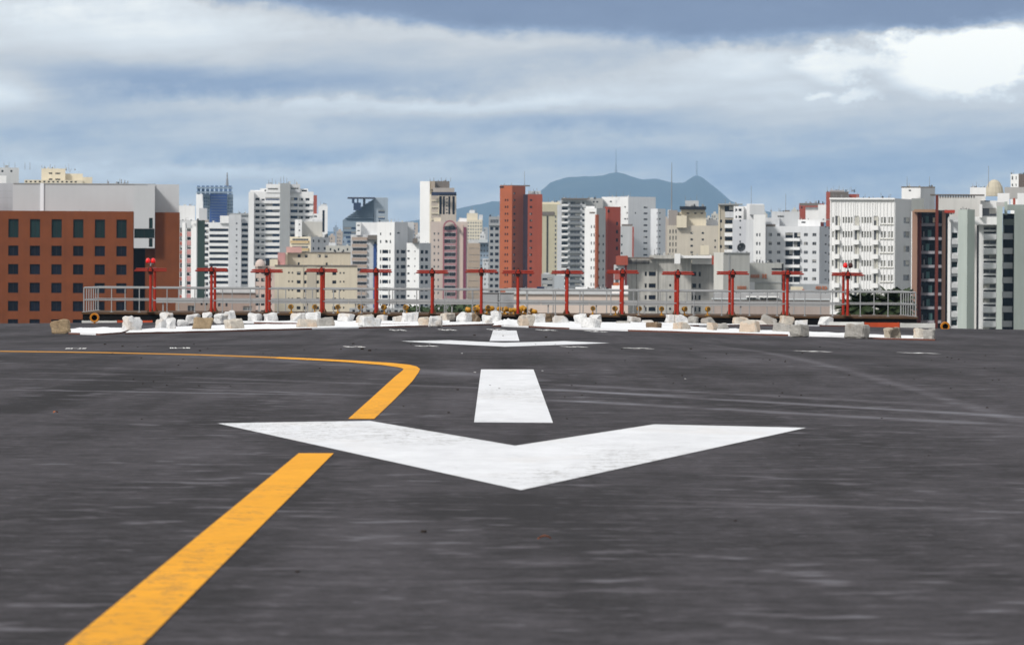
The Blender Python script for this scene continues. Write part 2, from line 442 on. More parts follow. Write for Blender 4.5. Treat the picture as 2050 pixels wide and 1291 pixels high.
mast(1344, 326, 470, 3600, .42, 'very thin lattice mast standing between the two hill peaks')
# ------------------------------------------------------------------ red and white edge beams at the runway's end
M_RED = wall('red_paint', (.42, .018, .006), rough=.5, var=.25, streak=.15, scale=1.2)
M_REDL = wall('orange_red_paint', (.50, .07, .02), rough=.6, var=.3, streak=.2, scale=1.2)
M_WBEAM = wall('weathered_white', (.62, .62, .60), var=.3, streak=.2, scale=1.5)
M_GALV = wall('galvanised_steel', (.36, .37, .38), rough=.5, var=.15, streak=.1, scale=2, metal=.3)
M_BLACK = wall('black_gap_girder', (.008, .008, .009), rough=.6, var=.2, spec=.1)
M_RUST = wall('rusty_deck', (.10, .055, .028), var=.4, streak=.3, scale=1.5)
xa = at(163, 645, END).x; seg = 1.56; k = 0
while xa + k*seg < at(1835, 655, END).x:
    x0 = xa + k*seg; red = (k % 2 == 1) if x0 < 0 else (k % 2 == 0)
    if -15.0 < x0 < 14.3: k += 1; continue
    mb = MB(); ga = gz(x0, END)
    h = .10 if x0 < 0 else .19
    mb.box(0.01, seg-.01, 0, .12, -.3, h); mb.box(.03, .09, .01, .10, h, h+.012); mb.box(seg-.09, seg-.03, .01, .10, h, h+.012)
    o = mb.build('edge_beam', M_REDL if red else M_WBEAM, None, (x0, END+.02, ga))
    tag(o, ('orange red' if red else 'dirty white') + ' low beam segment in the striped row at the runway end', 'barrier', 'striped edge beams at the runway end'); k += 1

# ------------------------------------------------------------------ platform with railing
PF, PB = 252.6, 262.0
PX0, PX1 = X_at(168, PF), X_at(1834, PF)
PZ = Z_at(1000, 629.5, PF)
plat = empty('platform', ((PX0+PX1)/2, PF, PZ)); tag(plat, 'long dark raised deck on columns carrying the red antennas', 'platform')
def pl(mb, name, mat): return mb.build(name, mat, plat, None)
ox, oy, oz = plat.location
mb = MB(); mb.box(PX0-.1-ox, PX1+.1-ox, 0, PB-PF, -.09, 0); pl(mb, 'deck', M_RUST)
mb = MB(); mb.box(PX0-.05-ox, PX1+.05-ox, .08, .34, -.62, -.094); pl(mb, 'girder', M_BLACK)  # near-black girder colour stands in for the shadow gap under the deck
mb = MB(); mb.box(PX0-.05-ox, PX1+.05-ox, PB-PF-.4, PB-PF-.1, -.72, -.094); pl(mb, 'girder', M_BLACK)
for k in range(9):
    cx = PX0 + 1 + (PX1-PX0-2)*k/8 - ox
    for yy in (.21, PB-PF-.25):
        mb = MB(); mb.box(cx-.15, cx+.15, yy-.13, yy+.13, -14, -.62); pl(mb, 'column', M_BLACK)
def RAILH(py): return None
HR = 1.08
def railing(name, label, x0, y0, x1, y1, posts, zb):
    r = empty(name, (x0, y0, zb)); tag(r, label, 'railing', 'railings round the antenna platform')
    d = Vector((x1-x0, y1-y0, 0))
    for hz, rr in ((HR, .034), (HR*.5, .027)):
        mb = MB(); mb.tube((0,0,hz), (d.x, d.y, hz), rr, n=6); mb.build('rail', M_GALV, r)
    pm = None
    for q in posts:
        loc = d*q
        if pm is None:
            mb = MB(); mb.tube((0,0,0), (0,0,HR), .024, n=6); mb.box(-.07,.07,-.05,.05,0,.02); pm = mb.build('post', M_GALV, r, loc)
        else: dup(pm, r, loc)
    return r
nfp = 30
railing('front_railing', 'grey tube railing along the near edge of the antenna deck', PX0, PF+.05, PX1, PF+.05, [k/nfp for k in range(nfp+1)], PZ)
railing('back_railing', 'grey tube railing along the far edge of the antenna deck', PX0, PB-.05, PX1, PB-.05, [k/nfp for k in range(nfp+1)], PZ)
railing('side_railing', 'short run of grey railing at the left end of the deck', PX0, PF+.3, PX0, PB-.3, [k/6 for k in range(7)], PZ)
railing('side_railing', 'short run of grey railing at the right end of the deck', PX1, PF+.3, PX1, PB-.3, [k/6 for k in range(7)], PZ)
# flat cable duct
M_DUCT = wall('duct_grey', (.36, .37, .38), rough=.6, var=.15, streak=.15, scale=.7)
DD = 259.5; x0 = X_at(312, DD); x1 = X_at(1662, DD); zt = Z_at(1000, 600, DD); zb = Z_at(1000, 610, DD)
dt = empty('cable_duct', (x0, DD, PZ)); tag(dt, 'long flat grey cable duct running behind the antenna posts', 'duct')
L_ = x1-x0; nseg = 14
for k in range(nseg):
    mb = MB(); a = L_*k/nseg; mb.box(a+.015, a+L_/nseg-.015, 0, .25, zb-PZ, zt-PZ); mb.box(a+.3, a+.36, .08, .14, 0, zb-PZ); mb.build('duct_section', M_DUCT, dt)
# equipment cabinet in the middle
DC = 257.5; x0 = X_at(966, DC); x1 = X_at(1029, DC); zt = Z_at(1000, 587, DC); zb = Z_at(1000, 618.5, DC)
cb = empty('equipment_cabinet', ((x0+x1)/2, DC, PZ)); tag(cb, 'wide pale grey equipment cabinet between the two middle antennas', 'cabinet'); w = (x1-x0)/2
mb = MB(); mb.box(-w, w, 0, .5, zb-PZ, zt-PZ); mb.build('housing', wall('cabinet_grey', (.38,.40,.42), rough=.5, var=.08), cb)
mb = MB(); mb.box(-w-.04, w+.04, -.05, .55, zt-PZ+.003, zt-PZ+.04); mb.build('lid', M_GALV, cb)
for s_ in (-1, 1):
    mb = MB(); mb.box(s_*(w-.15)-.05, s_*(w-.15)+.05, .1, .3, 0, zb-PZ-.002); mb.build('leg', M_GALV, cb)
mb = MB(); mb.box(-.012, .012, -.012, 0, zb-PZ+.05, zt-PZ-.05); mb.box(.04, .06, -.03, 0, (zb+zt)/2-PZ-.05, (zb+zt)/2-PZ+.05); mb.build('door_handle', M_BLACK, cb)

# ------------------------------------------------------------------ antennas
M_REDB = wall('antenna_red', (.37, .022, .007), rough=.55, var=.22, streak=.15, scale=2.5, spec=.3)
M_REDD = wall('antenna_arm_red', (.29, .020, .008), rough=.55, var=.15, scale=2.5, spec=.3)
M_DARK = wall('dark_hub', (.05, .012, .010), rough=.5)
def antenna():
    r = empty('localizer_antenna'); r['group'] = 'row of red antennas along the platform'
    r['category'] = 'antenna'
    H = 1.83; yb = 3.2; parts = []
    for yy in (0, yb):
        mb = MB(); mb.tube((0,yy,.04), (0,yy,H), .062, n=10); parts.append(mb.build('post', M_REDB, r))
        mb = MB(); mb.box(-.16,.16,yy-.16,yy+.16,0,.035)
        for sx in (-1,1):
            for sy in (-1,1): mb.tube((sx*.12, yy+sy*.12, .035), (sx*.12, yy+sy*.12, .07), .02, n=6)
        for sx in (-1, 1): mb.face([(sx*.15, yy, .035), (sx*.07, yy, .035), (sx*.07, yy, .22)])
        parts.append(mb.build('foot', M_RUST, r))
    mb = MB(); mb.box(-.075,.075,-.25,yb+.35,H+.005,H+.10); mb.box(-.045,.045,-.30,yb+.40,H+.10,H+.17); parts.append(mb.build('boom', M_REDB, r))
    mb = MB(); mb.lathe((0,-.13,H+.06), [(0.0,.06),(.10,.06),(.13,.03),(.13,-.12),(0,-.12)], 14, axis='Y')
    mb.box(-.10,.10,-.10,.10,H-.14,H-.02); mb.tube((0,-.05,H+.16),(0,-.05,H+.24),.05,n=8); parts.append(mb.build('hub', M_DARK, r))
    for k in range(7):
        yy = -.12 + k*(yb+.3)/6; half = .70 - .035*k; dz = .05 if k % 2 else -.03
        mb = MB(); mb.tube((-half, yy, H+.05+dz), (half, yy, H+.05+dz), .036, n=8)
        for s_ in (-1, 1): mb.tube((s_*(half), yy, H+.05+dz), (s_*(half+.03), yy, H+.05+dz), .020, n=6)
        parts.append(mb.build('dipole', M_REDD, r))
    kids(r, *parts); return r
A0 = antenna()
DA = 254.2
AX = [306,427,537,646,754,866,964,1037,1135,1245,1355,1464,1573,1693]
BEH = ['before the brown brick building, bearing a twin red lamp', 'second from the left, before the dark banded tower', 'in front of the small pink roof house', 'before the middle of the beige low block',
       'before the blue stripe of the banded block', 'in front of the tall cream and white tower', 'just left of the pale grey cabinet', 'just right of the pale grey cabinet before the orange tower',
       'before the pink low building and balcony tower', 'before the red trimmed edge of the concrete block', 'before the middle of the concrete block', 'in front of the blank grey warehouse wall below the dish',
       'second from the right, before the white balcony block', 'before the white finned building, bearing a twin red lamp']
M_LAMP = new_mat('red_lamp_glass'); M_LAMP[1].inputs['Base Color'].default_value = (.75,.008,.008,1); M_LAMP[1].inputs['Roughness'].default_value = .2; M_LAMP = M_LAMP[0]
ants = []
for i, px in enumerate(AX):
    a = A0 if i == 0 else copy_tree(A0)
    a.location = (X_at(px, DA), DA-1.6, PZ); a['label'] = 'red T shaped antenna ' + BEH[i]
    a.rotation_euler.z = 0; a.scale = (1, 1, 1 + .012*math.sin(i*2.3)); ants.append(a)
for i in (0, 13):
    a = ants[i]; H = 1.83
    mb = MB(); mb.tube((0,-.05,H+.24),(0,-.05,H+.33),.03,n=6); mb.box(-.13,.13,-.08,-.02,H+.33,H+.36); mb.build('lamp_bracket', M_GALV, a)
    for s_ in (-1, 1):
        mb = MB(); mb.lathe((s_*.115,-.05,H+.36), [(0,0),(.09,0),(.10,.05),(.10,.14),(.07,.20),(0,.23)], 10); mb.build('red_lamp', M_LAMP if (s_ > 0) == (i == 0) or i == 0 else M_DARK, a, smooth=True)

# ------------------------------------------------------------------ yellow lamps on short stems
M_YLAMP = wall('lamp_yellow', (.62, .30, .02), rough=.45, var=.3, streak=.2, scale=4)
M_LENS = new_mat('lamp_lens'); M_LENS[1].inputs['Base Color'].default_value = (.12,.07,.02,1); M_LENS[1].inputs['Roughness'].default_value = .15; M_LENS = M_LENS[0]
def ylamp():
    r = empty('runway_end_lamp'); r['category'] = 'lamp'
    mb = MB(); mb.tube((0,0,.02),(0,0,.20),.028,n=8); mb.tube((0,0,.06),(0,0,.10),.045,n=8); a = mb.build('stem', M_YLAMP, r)
    mb = MB(); mb.lathe((0,0,.29), [(0,.14),(.09,.14),(.115,.12),(.115,-.02),(.09,-.09),(.04,-.13),(0,-.13)], 12, axis='Y'); b = mb.build('lamp_head', M_YLAMP, r, smooth=False)
    mb = MB(); mb.lathe((0,-.143,.29), [(0,.004),(.08,.004),(.08,0)], 12, axis='Y'); c = mb.build('lens', M_LENS, r)
    mb = MB(); mb.box(-.09,.09,-.09,.09,0,.02); d = mb.build('base_plate', M_YLAMP, r)
    kids(r, a, b, c, d); return r
Y0 = ylamp(); first = True
def put_lamp(px, D, lab, grp, rz=0, rx=0, ry=0, s=1.0, z=None):
    global first
    o = Y0 if first else copy_tree(Y0); first = False
    o.location = (X_at(px, D), D, PZ if z is None else z); o.rotation_euler = (rx, ry, rz); o.scale = (s, s, s)
    o['label'] = lab; o['group'] = grp; return o
for px in (584, 631, 677, 723, 770, 815): put_lamp(px, PF+.35, 'small yellow lamp on a stem, one of six evenly spaced left of centre', 'yellow deck lamps left of centre', random.uniform(-.5,.5), 0, random.uniform(-.08,.08), 1.0)
for px in (1187, 1233, 1279, 1325, 1371, 1417): put_lamp(px, PF+.35, 'small yellow lamp on a stem, one of six evenly spaced right of centre', 'yellow deck lamps right of centre', random.uniform(-.5,.5), 0, random.uniform(-.08,.08), 1.0)
for i, px in enumerate([938,944,951,958,966,974,986,1001,1008,1014,1021,1028,1033,1042,1048,1054,1062,1069]):
    put_lamp(px, PF+.15+random.uniform(0,1.4), 'yellow lamp in the tangled cluster at the middle of the deck edge', 'clustered yellow lamps at the deck middle', random.uniform(-2.5,2.5), random.uniform(-.5,.5), random.uniform(-.7,.7), random.uniform(.85,1.15), PZ-.02+random.uniform(-.06,.04))
# two big orange ring lights standing on the asphalt edge
M_ORNG = wall('ring_orange', (.50, .18, .01), rough=.45, var=.2, scale=4)
for px, py, s_, lab in ((189.5, 636, 1.0, 'round orange lamp housing with dark opening at the left end of the deck'), (1892, 653.5, 1.0, 'round orange lamp housing with dark opening beside the dark glass tower')):
    D = 246.5; c = at(px, py, D); gzz = gz(c.x, D)
    r = empty('ring_lamp', (c.x, D, gzz)); tag(r, lab, 'lamp'); hh = c.z-gzz
    mb = MB(); mb.lathe((0,0,hh), [(.125,.16),(.185,.17),(.205,.14),(.205,-.10),(.17,-.16),(0,-.18)], 20, axis='Y')
    mb.build('housing', M_ORNG, r, smooth=False)
    mb = MB(); mb.lathe((0,0,hh), [(0,-.05),(.12,-.04),(.135,.15)], 20, axis='Y'); mb.build('dark_opening', M_BLACK, r)
    mb = MB(); mb.tube((0,0,-.05),(0,0,hh-.2),.04,n=8); mb.box(-.12,.12,-.12,.12,-.06,.015); mb.build('stand', M_ORNG, r)

# ------------------------------------------------------------------ stone blocks and the white cloth cross
def stone_mat(key, col, dark, amt):
    m, p, t = new_mat(key); O = t.outputs['Object']; oi = m.node_tree.nodes.new('ShaderNodeObjectInfo')
    x, y, z = sep(O); rnd = N(oi.outputs['Random'])*37.0
    v = comb(x + rnd, y, z)
    a = noise(v, 3.2, 6, .65); b = noise(v, 14, 4, .7); c = noise(v, 1.6, 4, .6)
    f = .80 + (a-.5)*.9 + (b-.5)*.55
    cc = mixc(1.0, col, comb(f, f, f), 'MULTIPLY')
    cc = mixc(sstep(c, .50, .60)*amt, cc, dark)
    cc = mixc(sstep(a, .58, .70)*.35, cc, (.10, .085, .07))
    N.tree.links.new(cc, p.inputs['Base Color']); p.inputs['Roughness'].default_value = .92; p.inputs['Specular IOR Level'].default_value = .2
    bp = N.tree.nodes.new('ShaderNodeBump'); bp.inputs['Strength'].default_value = .8; bp.inputs['Distance'].default_value = .04
    N.tree.links.new((a+b*.5).s, bp.inputs['Height']); N.tree.links.new(bp.outputs[0], p.inputs['Normal'])
    return m
ST = {'w': stone_mat('whitewashed_stone', (.72,.72,.72), (.46,.40,.34), .6), 'g': stone_mat('grey_stone', (.40,.385,.36), (.28,.25,.22), .8),
      't': stone_mat('tan_stone', (.36,.27,.17), (.20,.14,.085), .8), 'p': stone_mat('pale_pink_stone', (.60,.55,.48), (.46,.33,.23), .55),
      'b': stone_mat('brown_stone', (.20,.14,.09), (.45,.38,.30), .7), 'm': stone_mat('mottled_stone', (.46,.40,.32), (.06,.05,.04), .9)}
BL = [(101,142,643,669,'t'),(243,285,634,664,'w'),(319,348,628,642,'w'),(310,333,640,660,'w'),(331,353,638,661,'w'),(353,378,641,655,'w'),
 (370,403,631,650,'w'),(384,423,638,662,'t'),(404,426,628,649,'w'),(425,456,629,649,'w'),(448,472,624,638,'w'),(448,488,640,661,'p'),(495,524,629,645,'w'),(527,557,628,643,'w'),
 (580,612,628,646,'w'),(612,643,627,646,'w'),(593,637,640,658,'p'),(636,669,637,656,'g'),(674,709,629,646,'w'),(711,748,631,649,'p'),(716,762,635,657,'w'),(754,776,632,645,'w'),
 (786,809,634,647,'w'),(803,836,627,647,'w'),(838,862,635,654,'p'),(858,886,635,656,'w'),(881,912,628,644,'p'),(913,944,626,647,'w'),(938,962,628,647,'b'),(963,986,633,650,'w'),(983,1005,626,646,'w'),
 (1034,1069,632,656,'p'),(1066,1092,630,648,'w'),(1088,1108,631,647,'b'),(1107,1140,634,649,'w'),(1149,1176,630,652,'w'),(1160,1204,638,659,'w'),(1180,1205,631,646,'w'),
 (1255,1282,635,647,'w'),(1292,1326,646,659,'b'),(1330,1352,631,648,'w'),(1348,1378,631,648,'w'),(1376,1398,634,649,'g'),(1347,1384,646,662,'p'),(1403,1434,636,651,'g'),
 (1414,1438,648,664,'p'),(1434,1460,648,662,'g'),(1466,1498,636,652,'p'),(1480,1522,644,668,'p'),(1560,1590,634,652,'p'),(1589,1617,642,652,'w'),(1548,1586,650,667,'g'),(1583,1620,652,676,'g'),
 (1638,1668,635,653,'w'),(1690,1742,653,679,'g'),(1770,1805,658,680,'m'),(1828,1858,659,680,'p'),(1848,1876,660,682,'g')]
CN = {'w':'whitewashed','g':'weathered grey','t':'tan','p':'pale pinkish','b':'dark brown','m':'black and cream mottled'}
near = [(306,'below the first antenna'),(427,'below the second antenna'),(537,'below the third antenna'),(646,'below the fourth antenna'),(754,'below the fifth antenna'),(866,'below the sixth antenna'),
        (964,'below the antenna left of the cabinet'),(1037,'below the antenna right of the cabinet'),(1135,'below the antenna before the pink building'),(1245,'below the antenna at the concrete block edge'),(1355,'below the antenna at the concrete block middle'),
        (1464,'below the antenna at the warehouse wall'),(1573,'below the second antenna from the right'),(1693,'below the last antenna on the right')]
used = {}
recs = []
for (x0, x1, yt, yb, c) in BL:
    nm = min(near, key=lambda q: abs(q[0]-(x0+x1)/2))[1]
    if x0 < 150: nm = 'lying alone at the far left end of the cloth'
    elif x0 == 243: nm = 'on the cloth between the left ring lamp and the first antenna'
    elif x0 == 1770: nm = 'alone on the right end of the cloth'
    elif x0 == 1828: nm = 'of the pair at the far right end of the cloth'
    elif x0 == 1848: nm = 'at the very right end of the cloth, last of all'
    recs.append([x0, x1, yt, yb, c, nm])
from collections import defaultdict
grp = defaultdict(list)
for r in recs: grp[(r[4], r[5])].append(r)
for k, v in grp.items():
    v.sort(key=lambda r: r[0]); n = len(v)
    ordn = [''] if n == 1 else (['left ', 'right '] if n == 2 else ['leftmost ', 'middle ', 'rightmost '] if n == 3 else ['leftmost ', 'second ', 'third ', 'rightmost '] if n == 4 else [w_+' ' for w_ in ('first','second','third','fourth','fifth','sixth','seventh')[:n]])
    if n > 1 and n == 2 and abs(v[0][0]-v[1][0]) < 8: ordn = ['nearer ', 'farther '] if v[0][3] > v[1][3] else ['farther ', 'nearer ']
    for o_, r in zip(ordn, v): r.append(o_ + CN[r[4]] + ' stone block ' + r[5])
def stone(w, d, h, seed, rough=.15):
    rnd = random.Random(seed); bm = bmesh.new(); bmesh.ops.create_cube(bm, size=1)
    for v in bm.verts: v.co = Vector((v.co.x*w*rnd.uniform(.86,1.06), v.co.y*d*rnd.uniform(.85,1.1), (v.co.z+.5)*h*(rnd.uniform(.84,1.03) if v.co.z > 0 else 1)))
    bmesh.ops.bevel(bm, geom=list(bm.edges), offset=min(w, h)*rnd.uniform(.07,.13), segments=1, affect='EDGES')
    for _ in range(2): bmesh.ops.subdivide_edges(bm, edges=list(bm.edges), cuts=1, use_grid_fill=True)
    for v in bm.verts:
        k = MN.fractal(Vector((v.co.x*4+seed*3.1, v.co.y*4, v.co.z*4)), 1, 2, 3)
        q = v.co.copy(); q.z -= h*.45
        if q.length > 0: v.co += q.normalized()*k*min(w, h)*rough
    if rnd.random() < .4 and seed != 3:                       # a broken corner
        nrm = Vector((rnd.choice((-1,1))*rnd.uniform(.5,1), rnd.uniform(-.6,.1), rnd.uniform(.5,1))).normalized()
        pt = Vector((nrm.x*w*.36, 0, h*.86))
        g = bmesh.ops.bisect_plane(bm, geom=bm.verts[:]+bm.edges[:]+bm.faces[:], plane_co=pt, plane_no=nrm, clear_outer=True)
        es = [e for e in bm.edges if e.is_boundary]
        if es: bmesh.ops.holes_fill(bm, edges=es, sides=0)
    bmesh.ops.triangulate(bm, faces=[f for f in bm.faces if len(f.verts) > 4])
    me = bpy.data.meshes.new('stone_block'); bm.to_mesh(me); bm.free(); return me
for i, (x0, x1, yt, yb, c, nm, lab) in enumerate(recs):
    g = G((x0+x1)/2, yb-1); D = g.y
    lift = 0.0
    d = .42 + .12*((i*7) % 5)/5
    c0 = at(x0, yb, D); c1 = at(x1, yb, D); w = (c1.x-c0.x)*1.06; h = max(.16, (Z_at((x0+x1)/2, yt, D)-g.z)*1.12)
    yaw = ((i*53) % 60 + 15)/100.0*(1 if (i*7) % 3 else -1); d = min(d, w*.75)
    ex = abs(math.sin(yaw))*d; w2 = max(.2, (w-ex)/max(.6, math.cos(yaw)))
    me = stone(w2, d, h, i+3)
    me.materials.append(ST[c]); o = link(bpy.data.objects.new('stone_block', me))
    o.location = (g.x, D + d*.4, gz(g.x, D+d*.4)); o.rotation_euler = (((i*31) % 9-4)/60, ((i*17) % 11-5)/40, yaw)
    tag(o, lab, 'stone block', 'stone blocks holding down the white cloth')

M_CLOTH = wall('white_cloth', (.80, .81, .83), rough=.8, var=.10, streak=.04, scale=.9)
M_HEM = wall('hem_shadow_brown', (.16, .06, .04), var=.3)
def cloth(front, back, lab, seed, n=60, hgt=.07):
    fr = gp(front); bk = gp(back)
    def lerp(P, t):
        k = t*(len(P)-1); i = min(int(k), len(P)-2); return P[i].lerp(P[i+1], k-i)
    mb = MB(); rows = 7
    for i in range(n+1):
        a = lerp(fr, i/n); b = lerp(bk, i/n)
        for j in range(rows):
            q = a.lerp(b, j/(rows-1)); zz = gz(q.x, q.y) + (.055 if j == 0 else .03)
            k = MN.fractal(Vector((q.x*1.1+seed, q.y*.35, seed)), 1, 2, 4)
            zz += max(-.012, k)*hgt*.8*(.3 if j < 2 else 1) + (.01 if 0 < j < rows-1 else 0)
            mb.v.append((q.x, q.y, zz))
    for i in range(n):
        for j in range(rows-1):
            k = i*rows+j; mb.f.append((k, k+rows, k+rows+1, k+1)); mb.mi.append(0)
    for i in range(n):                          # turned-down near edge, coloured brown to draw the shadow line under it
        a = mb.v[i*rows]; b = mb.v[(i+1)*rows]
        mb.face([(a[0],a[1],gz(a[0],a[1])), (b[0],b[1],gz(b[0],b[1])), b, a], 1 if MN.noise(Vector((a[0]*.4, seed, 0))) > -.1 else 0)
    o = mb.build('marker_cloth', [M_CLOTH, M_HEM], merge=False, smooth=True)
    tag(o, lab, 'cloth', 'white cloth strips laid as a cross on the asphalt'); return o
cloth([(137,669),(200,671),(243,668),(262,661)], [(140,660),(170,657.5),(230,658),(255,660)], 'small white cloth tongue beside the lone tan stone at the far left', 1, 24)
cloth([(250,669),(345,667),(480,663.5),(600,660),(760,656.5),(880,653.5),(980,650.5),(1010,649)], [(262,662),(350,655),(480,651),(600,650),(720,649.5),(860,647),(960,644.5),(1000,644)], 'near white cloth strip running left from the centre', 2)
cloth([(470,647),(600,649),(700,650.5),(800,651),(900,650)], [(450,640.5),(560,642.5),(700,643),(800,643.5),(900,642)], 'far thin white cloth strip left of centre behind the stones', 3, 40, .04)
cloth([(1055,655),(1160,660),(1290,664),(1420,668),(1540,671.5),(1660,674.5),(1760,679),(1872,682)], [(1060,647),(1160,646),(1290,646),(1400,656),(1500,661.5),(1640,666),(1760,671.5),(1870,675.5)], 'near white cloth strip running right from the centre', 4)
cloth([(1290,653),(1400,653),(1500,652),(1620,653),(1722,653)], [(1280,640.5),(1400,641.5),(1500,642),(1610,644.5),(1715,648.5)], 'far thin white cloth strip right of centre behind the stones', 5, 40, .04)
cloth([(985,654),(1010,654),(1035,655),(1058,656)], [(1000,645),(1020,643),(1045,642),(1062,643)], 'rolled up fold of white cloth at the crossing', 6, 16, .3)
# flat debris
def slab(px0, px1, pyt, pyb, mat, name, lab, cat, tilt=0):
    g = G((px0+px1)/2, pyb); D = g.y; w = at(px1,pyb,D).x-at(px0,pyb,D).x; h = max(.05, Z_at(px0,pyt,D)-g.z)
    me = stone(w, .5, h, px0, .06); me.materials.append(mat); o = link(bpy.data.objects.new(name, me)); o.location = (g.x, D+.2, gz(g.x, D+.2)+.01); o.rotation_euler = (0, tilt, 0)
    tag(o, lab, cat)
slab(1233,1262,643,648.5,ST['g'],'plank','short flat tan plank lying before the dark gap','plank')
slab(1497,1550,641,649,ST['w'],'bent_panel','low whitish curved panel lying among the stones right of centre','panel', .03)
slab(1520,1552,632,642,ST['g'],'broken_slab','grey broken slab tilted on the curved whitish panel','slab', .35)
slab(1284,1312,641,648,ST['w'],'rubble','flat heap of white rubble beside the whitewashed stone','rubble')

# ------------------------------------------------------------------ loose grit and a leaf
M_GRIT = wall('dark_grit', (.03, .02, .015), var=.4); M_LEAF = wall('dry_leaf', (.45, .13, .04), var=.3, scale=20); M_CHIP = wall('pale_chip', (.5,.5,.5), var=.2)
SP = [(848,1066,9),(596,1146,7),(283,717,3),(898,827,4),(1976,817,4),(1165,792,3),(1130,795,3),(725,700,6),(740,703,6),(707,689,4),(1135,839,3),(357,732,3),(395,738,3),(286,769,3),(334,772,3),(398,773,3),(808,814,3),(284,840,3),(916,781,4),
      (700,741,3),(640,738,3),(1245,700,3),(1560,794,3),(1566,787,3),(1604,792,3),(1600,893,3),(1859,913,3),(1454,709,3),(1700,752,3),(1541,721,3),(1765,838,3),(1472,1044,5),(210,690,4),(245,694,4),(400,703,4),(950,672,4),(1007,673,3),(1093,676,4),(1383,699,4),(1905,718,3),(1919,720,3),(822,690,3)]
gm = stone(1, 1, .7, 77, .25); gm.materials.append(M_GRIT)
for k in range(60): SP.append((random.uniform(20,2030), 690+90*random.random()**1.5, random.uniform(1.6,3)))
for px, py, s_ in SP:
    g = G(px, py); o = link(bpy.data.objects.new('pebble', gm)); o.location = (g.x, g.y, g.z+.004); sz = s_/F*g.y
    o.scale = (sz, sz, sz*.7); o.rotation_euler = (0, 0, random.uniform(0, 6)); tag(o, 'small dark lump of grit on the grey asphalt', 'pebble', 'grit scattered over the asphalt')
cm = stone(1, 1, .4, 78, .25); cm.materials.append(M_CHIP)
for px, py, s_ in [(951,746,5),(1086,743,4),(1372,759,4),(860,690,3),(925,708,4)]:
    g = G(px, py); o = link(bpy.data.objects.new('stone_chip', cm)); o.location = (g.x, g.y, g.z+.004); sz = s_/F*g.y
    o.scale = (sz, sz, sz*.7); tag(o, 'tiny pale stone chip lying near the white dashes', 'stone chip', 'pale chips on the asphalt')
mb = MB()
for k in range(7):
    t0 = k/7; t1 = (k+1)/7; w0 = math.sin(math.pi*t0)*.022; w1 = math.sin(math.pi*t1)*.022; z0 = .008+.02*math.sin(3*t0); z1 = .008+.02*math.sin(3*t1)
    for s_ in (-1, 1): mb.face([(t0*.09-.045,0,z0), (t1*.09-.045,0,z1), (t1*.09-.045,s_*w1,z1+.008), (t0*.09-.045,s_*w0,z0+.008)])
lf = mb.build('dry_leaf', M_LEAF, None, G(1090,1083,.004), merge=True); tag(lf, 'orange brown dry leaf on the asphalt below the arrowhead tip', 'leaf')
tag(dup(lf, None, G(111,829,.004), (0,0,1)), 'orange brown dry leaf on the asphalt at the far left', 'leaf'); lf2 = None

# ------------------------------------------------------------------ palms and bushes behind the deck
M_FROND = wall('palm_frond', (.035, .055, .022), rough=.6, var=.4, scale=1.5); M_BARK = wall('bark', (.14,.11,.08), var=.3, scale=2)
def palm(px, ytop, D, R_, lab, seed):
    rnd = random.Random(seed); x = X_at(px, D); zg = tz(x, D); zt = Z_at(px, ytop, D); H = zt-zg-R_*.55
    r = empty('palm_tree', (x, D, zg)); tag(r, lab, 'palm tree')
    mb = MB(); pr = Vector((0,0,0))
    for k in range(8):
        q = Vector((math.sin(k*.5+seed)*.12, 0, H*(k+1)/8)); mb.tube(pr, q, .16-.006*k, .15-.006*k, 8); pr = q
    mb.build('trunk', M_BARK, r)
    mb = MB()
    for k in range(70):
        az_ = rnd.uniform(0, 6.283); up_ = rnd.uniform(-.35, 1.25); L = R_*rnd.uniform(.8, 1.15); P = pr.copy(); d = Vector((math.cos(az_)*math.cos(up_), math.sin(az_)*math.cos(up_), math.sin(up_)))
        for s_ in range(7):
            Q = P + d*(L/7); side = d.cross(Vector((0,0,1))).normalized() if abs(d.z) < .98 else Vector((1,0,0))
            wd = .03*L
            mb.face([P-side*wd*.3, Q-side*wd*.3, Q+side*wd*.3, P+side*wd*.3])
            for sg in (-1, 1):
                for e in (0, .5):
                    b = P.lerp(Q, e); ll = L*.36*math.sin(math.pi*(s_+e+.6)/8.2)
                    tip = b + side*sg*ll*.8 + d*ll*.6 + Vector((0,0,-ll*.35)); mb.face([b-d*.08*L, b+d*.08*L, tip])
            P = Q; d = (d + Vector((0,0,-.17))).normalized()
    mb.build('crown', M_FROND, r, merge=False)
palm(1725, 592, 300, 1.15, 'dark spiky palm behind the railing just right of the last antenna', 3)
palm(1709, 606, 306, .9, 'low dark palm half hidden beside the last antenna', 8)
palm(1786, 588, 300, 1.2, 'dark palm behind the right end of the railing', 5)
palm(1806, 584, 312, .85, 'taller thin palm at the corner of the white finned building', 6)
palm(1775, 612, 304, .9, 'low dark palm between the two larger ones at the right', 9)
M_LEAFG = wall('leaf_green', (.045, .075, .030), rough=.7, var=.5, scale=.6)
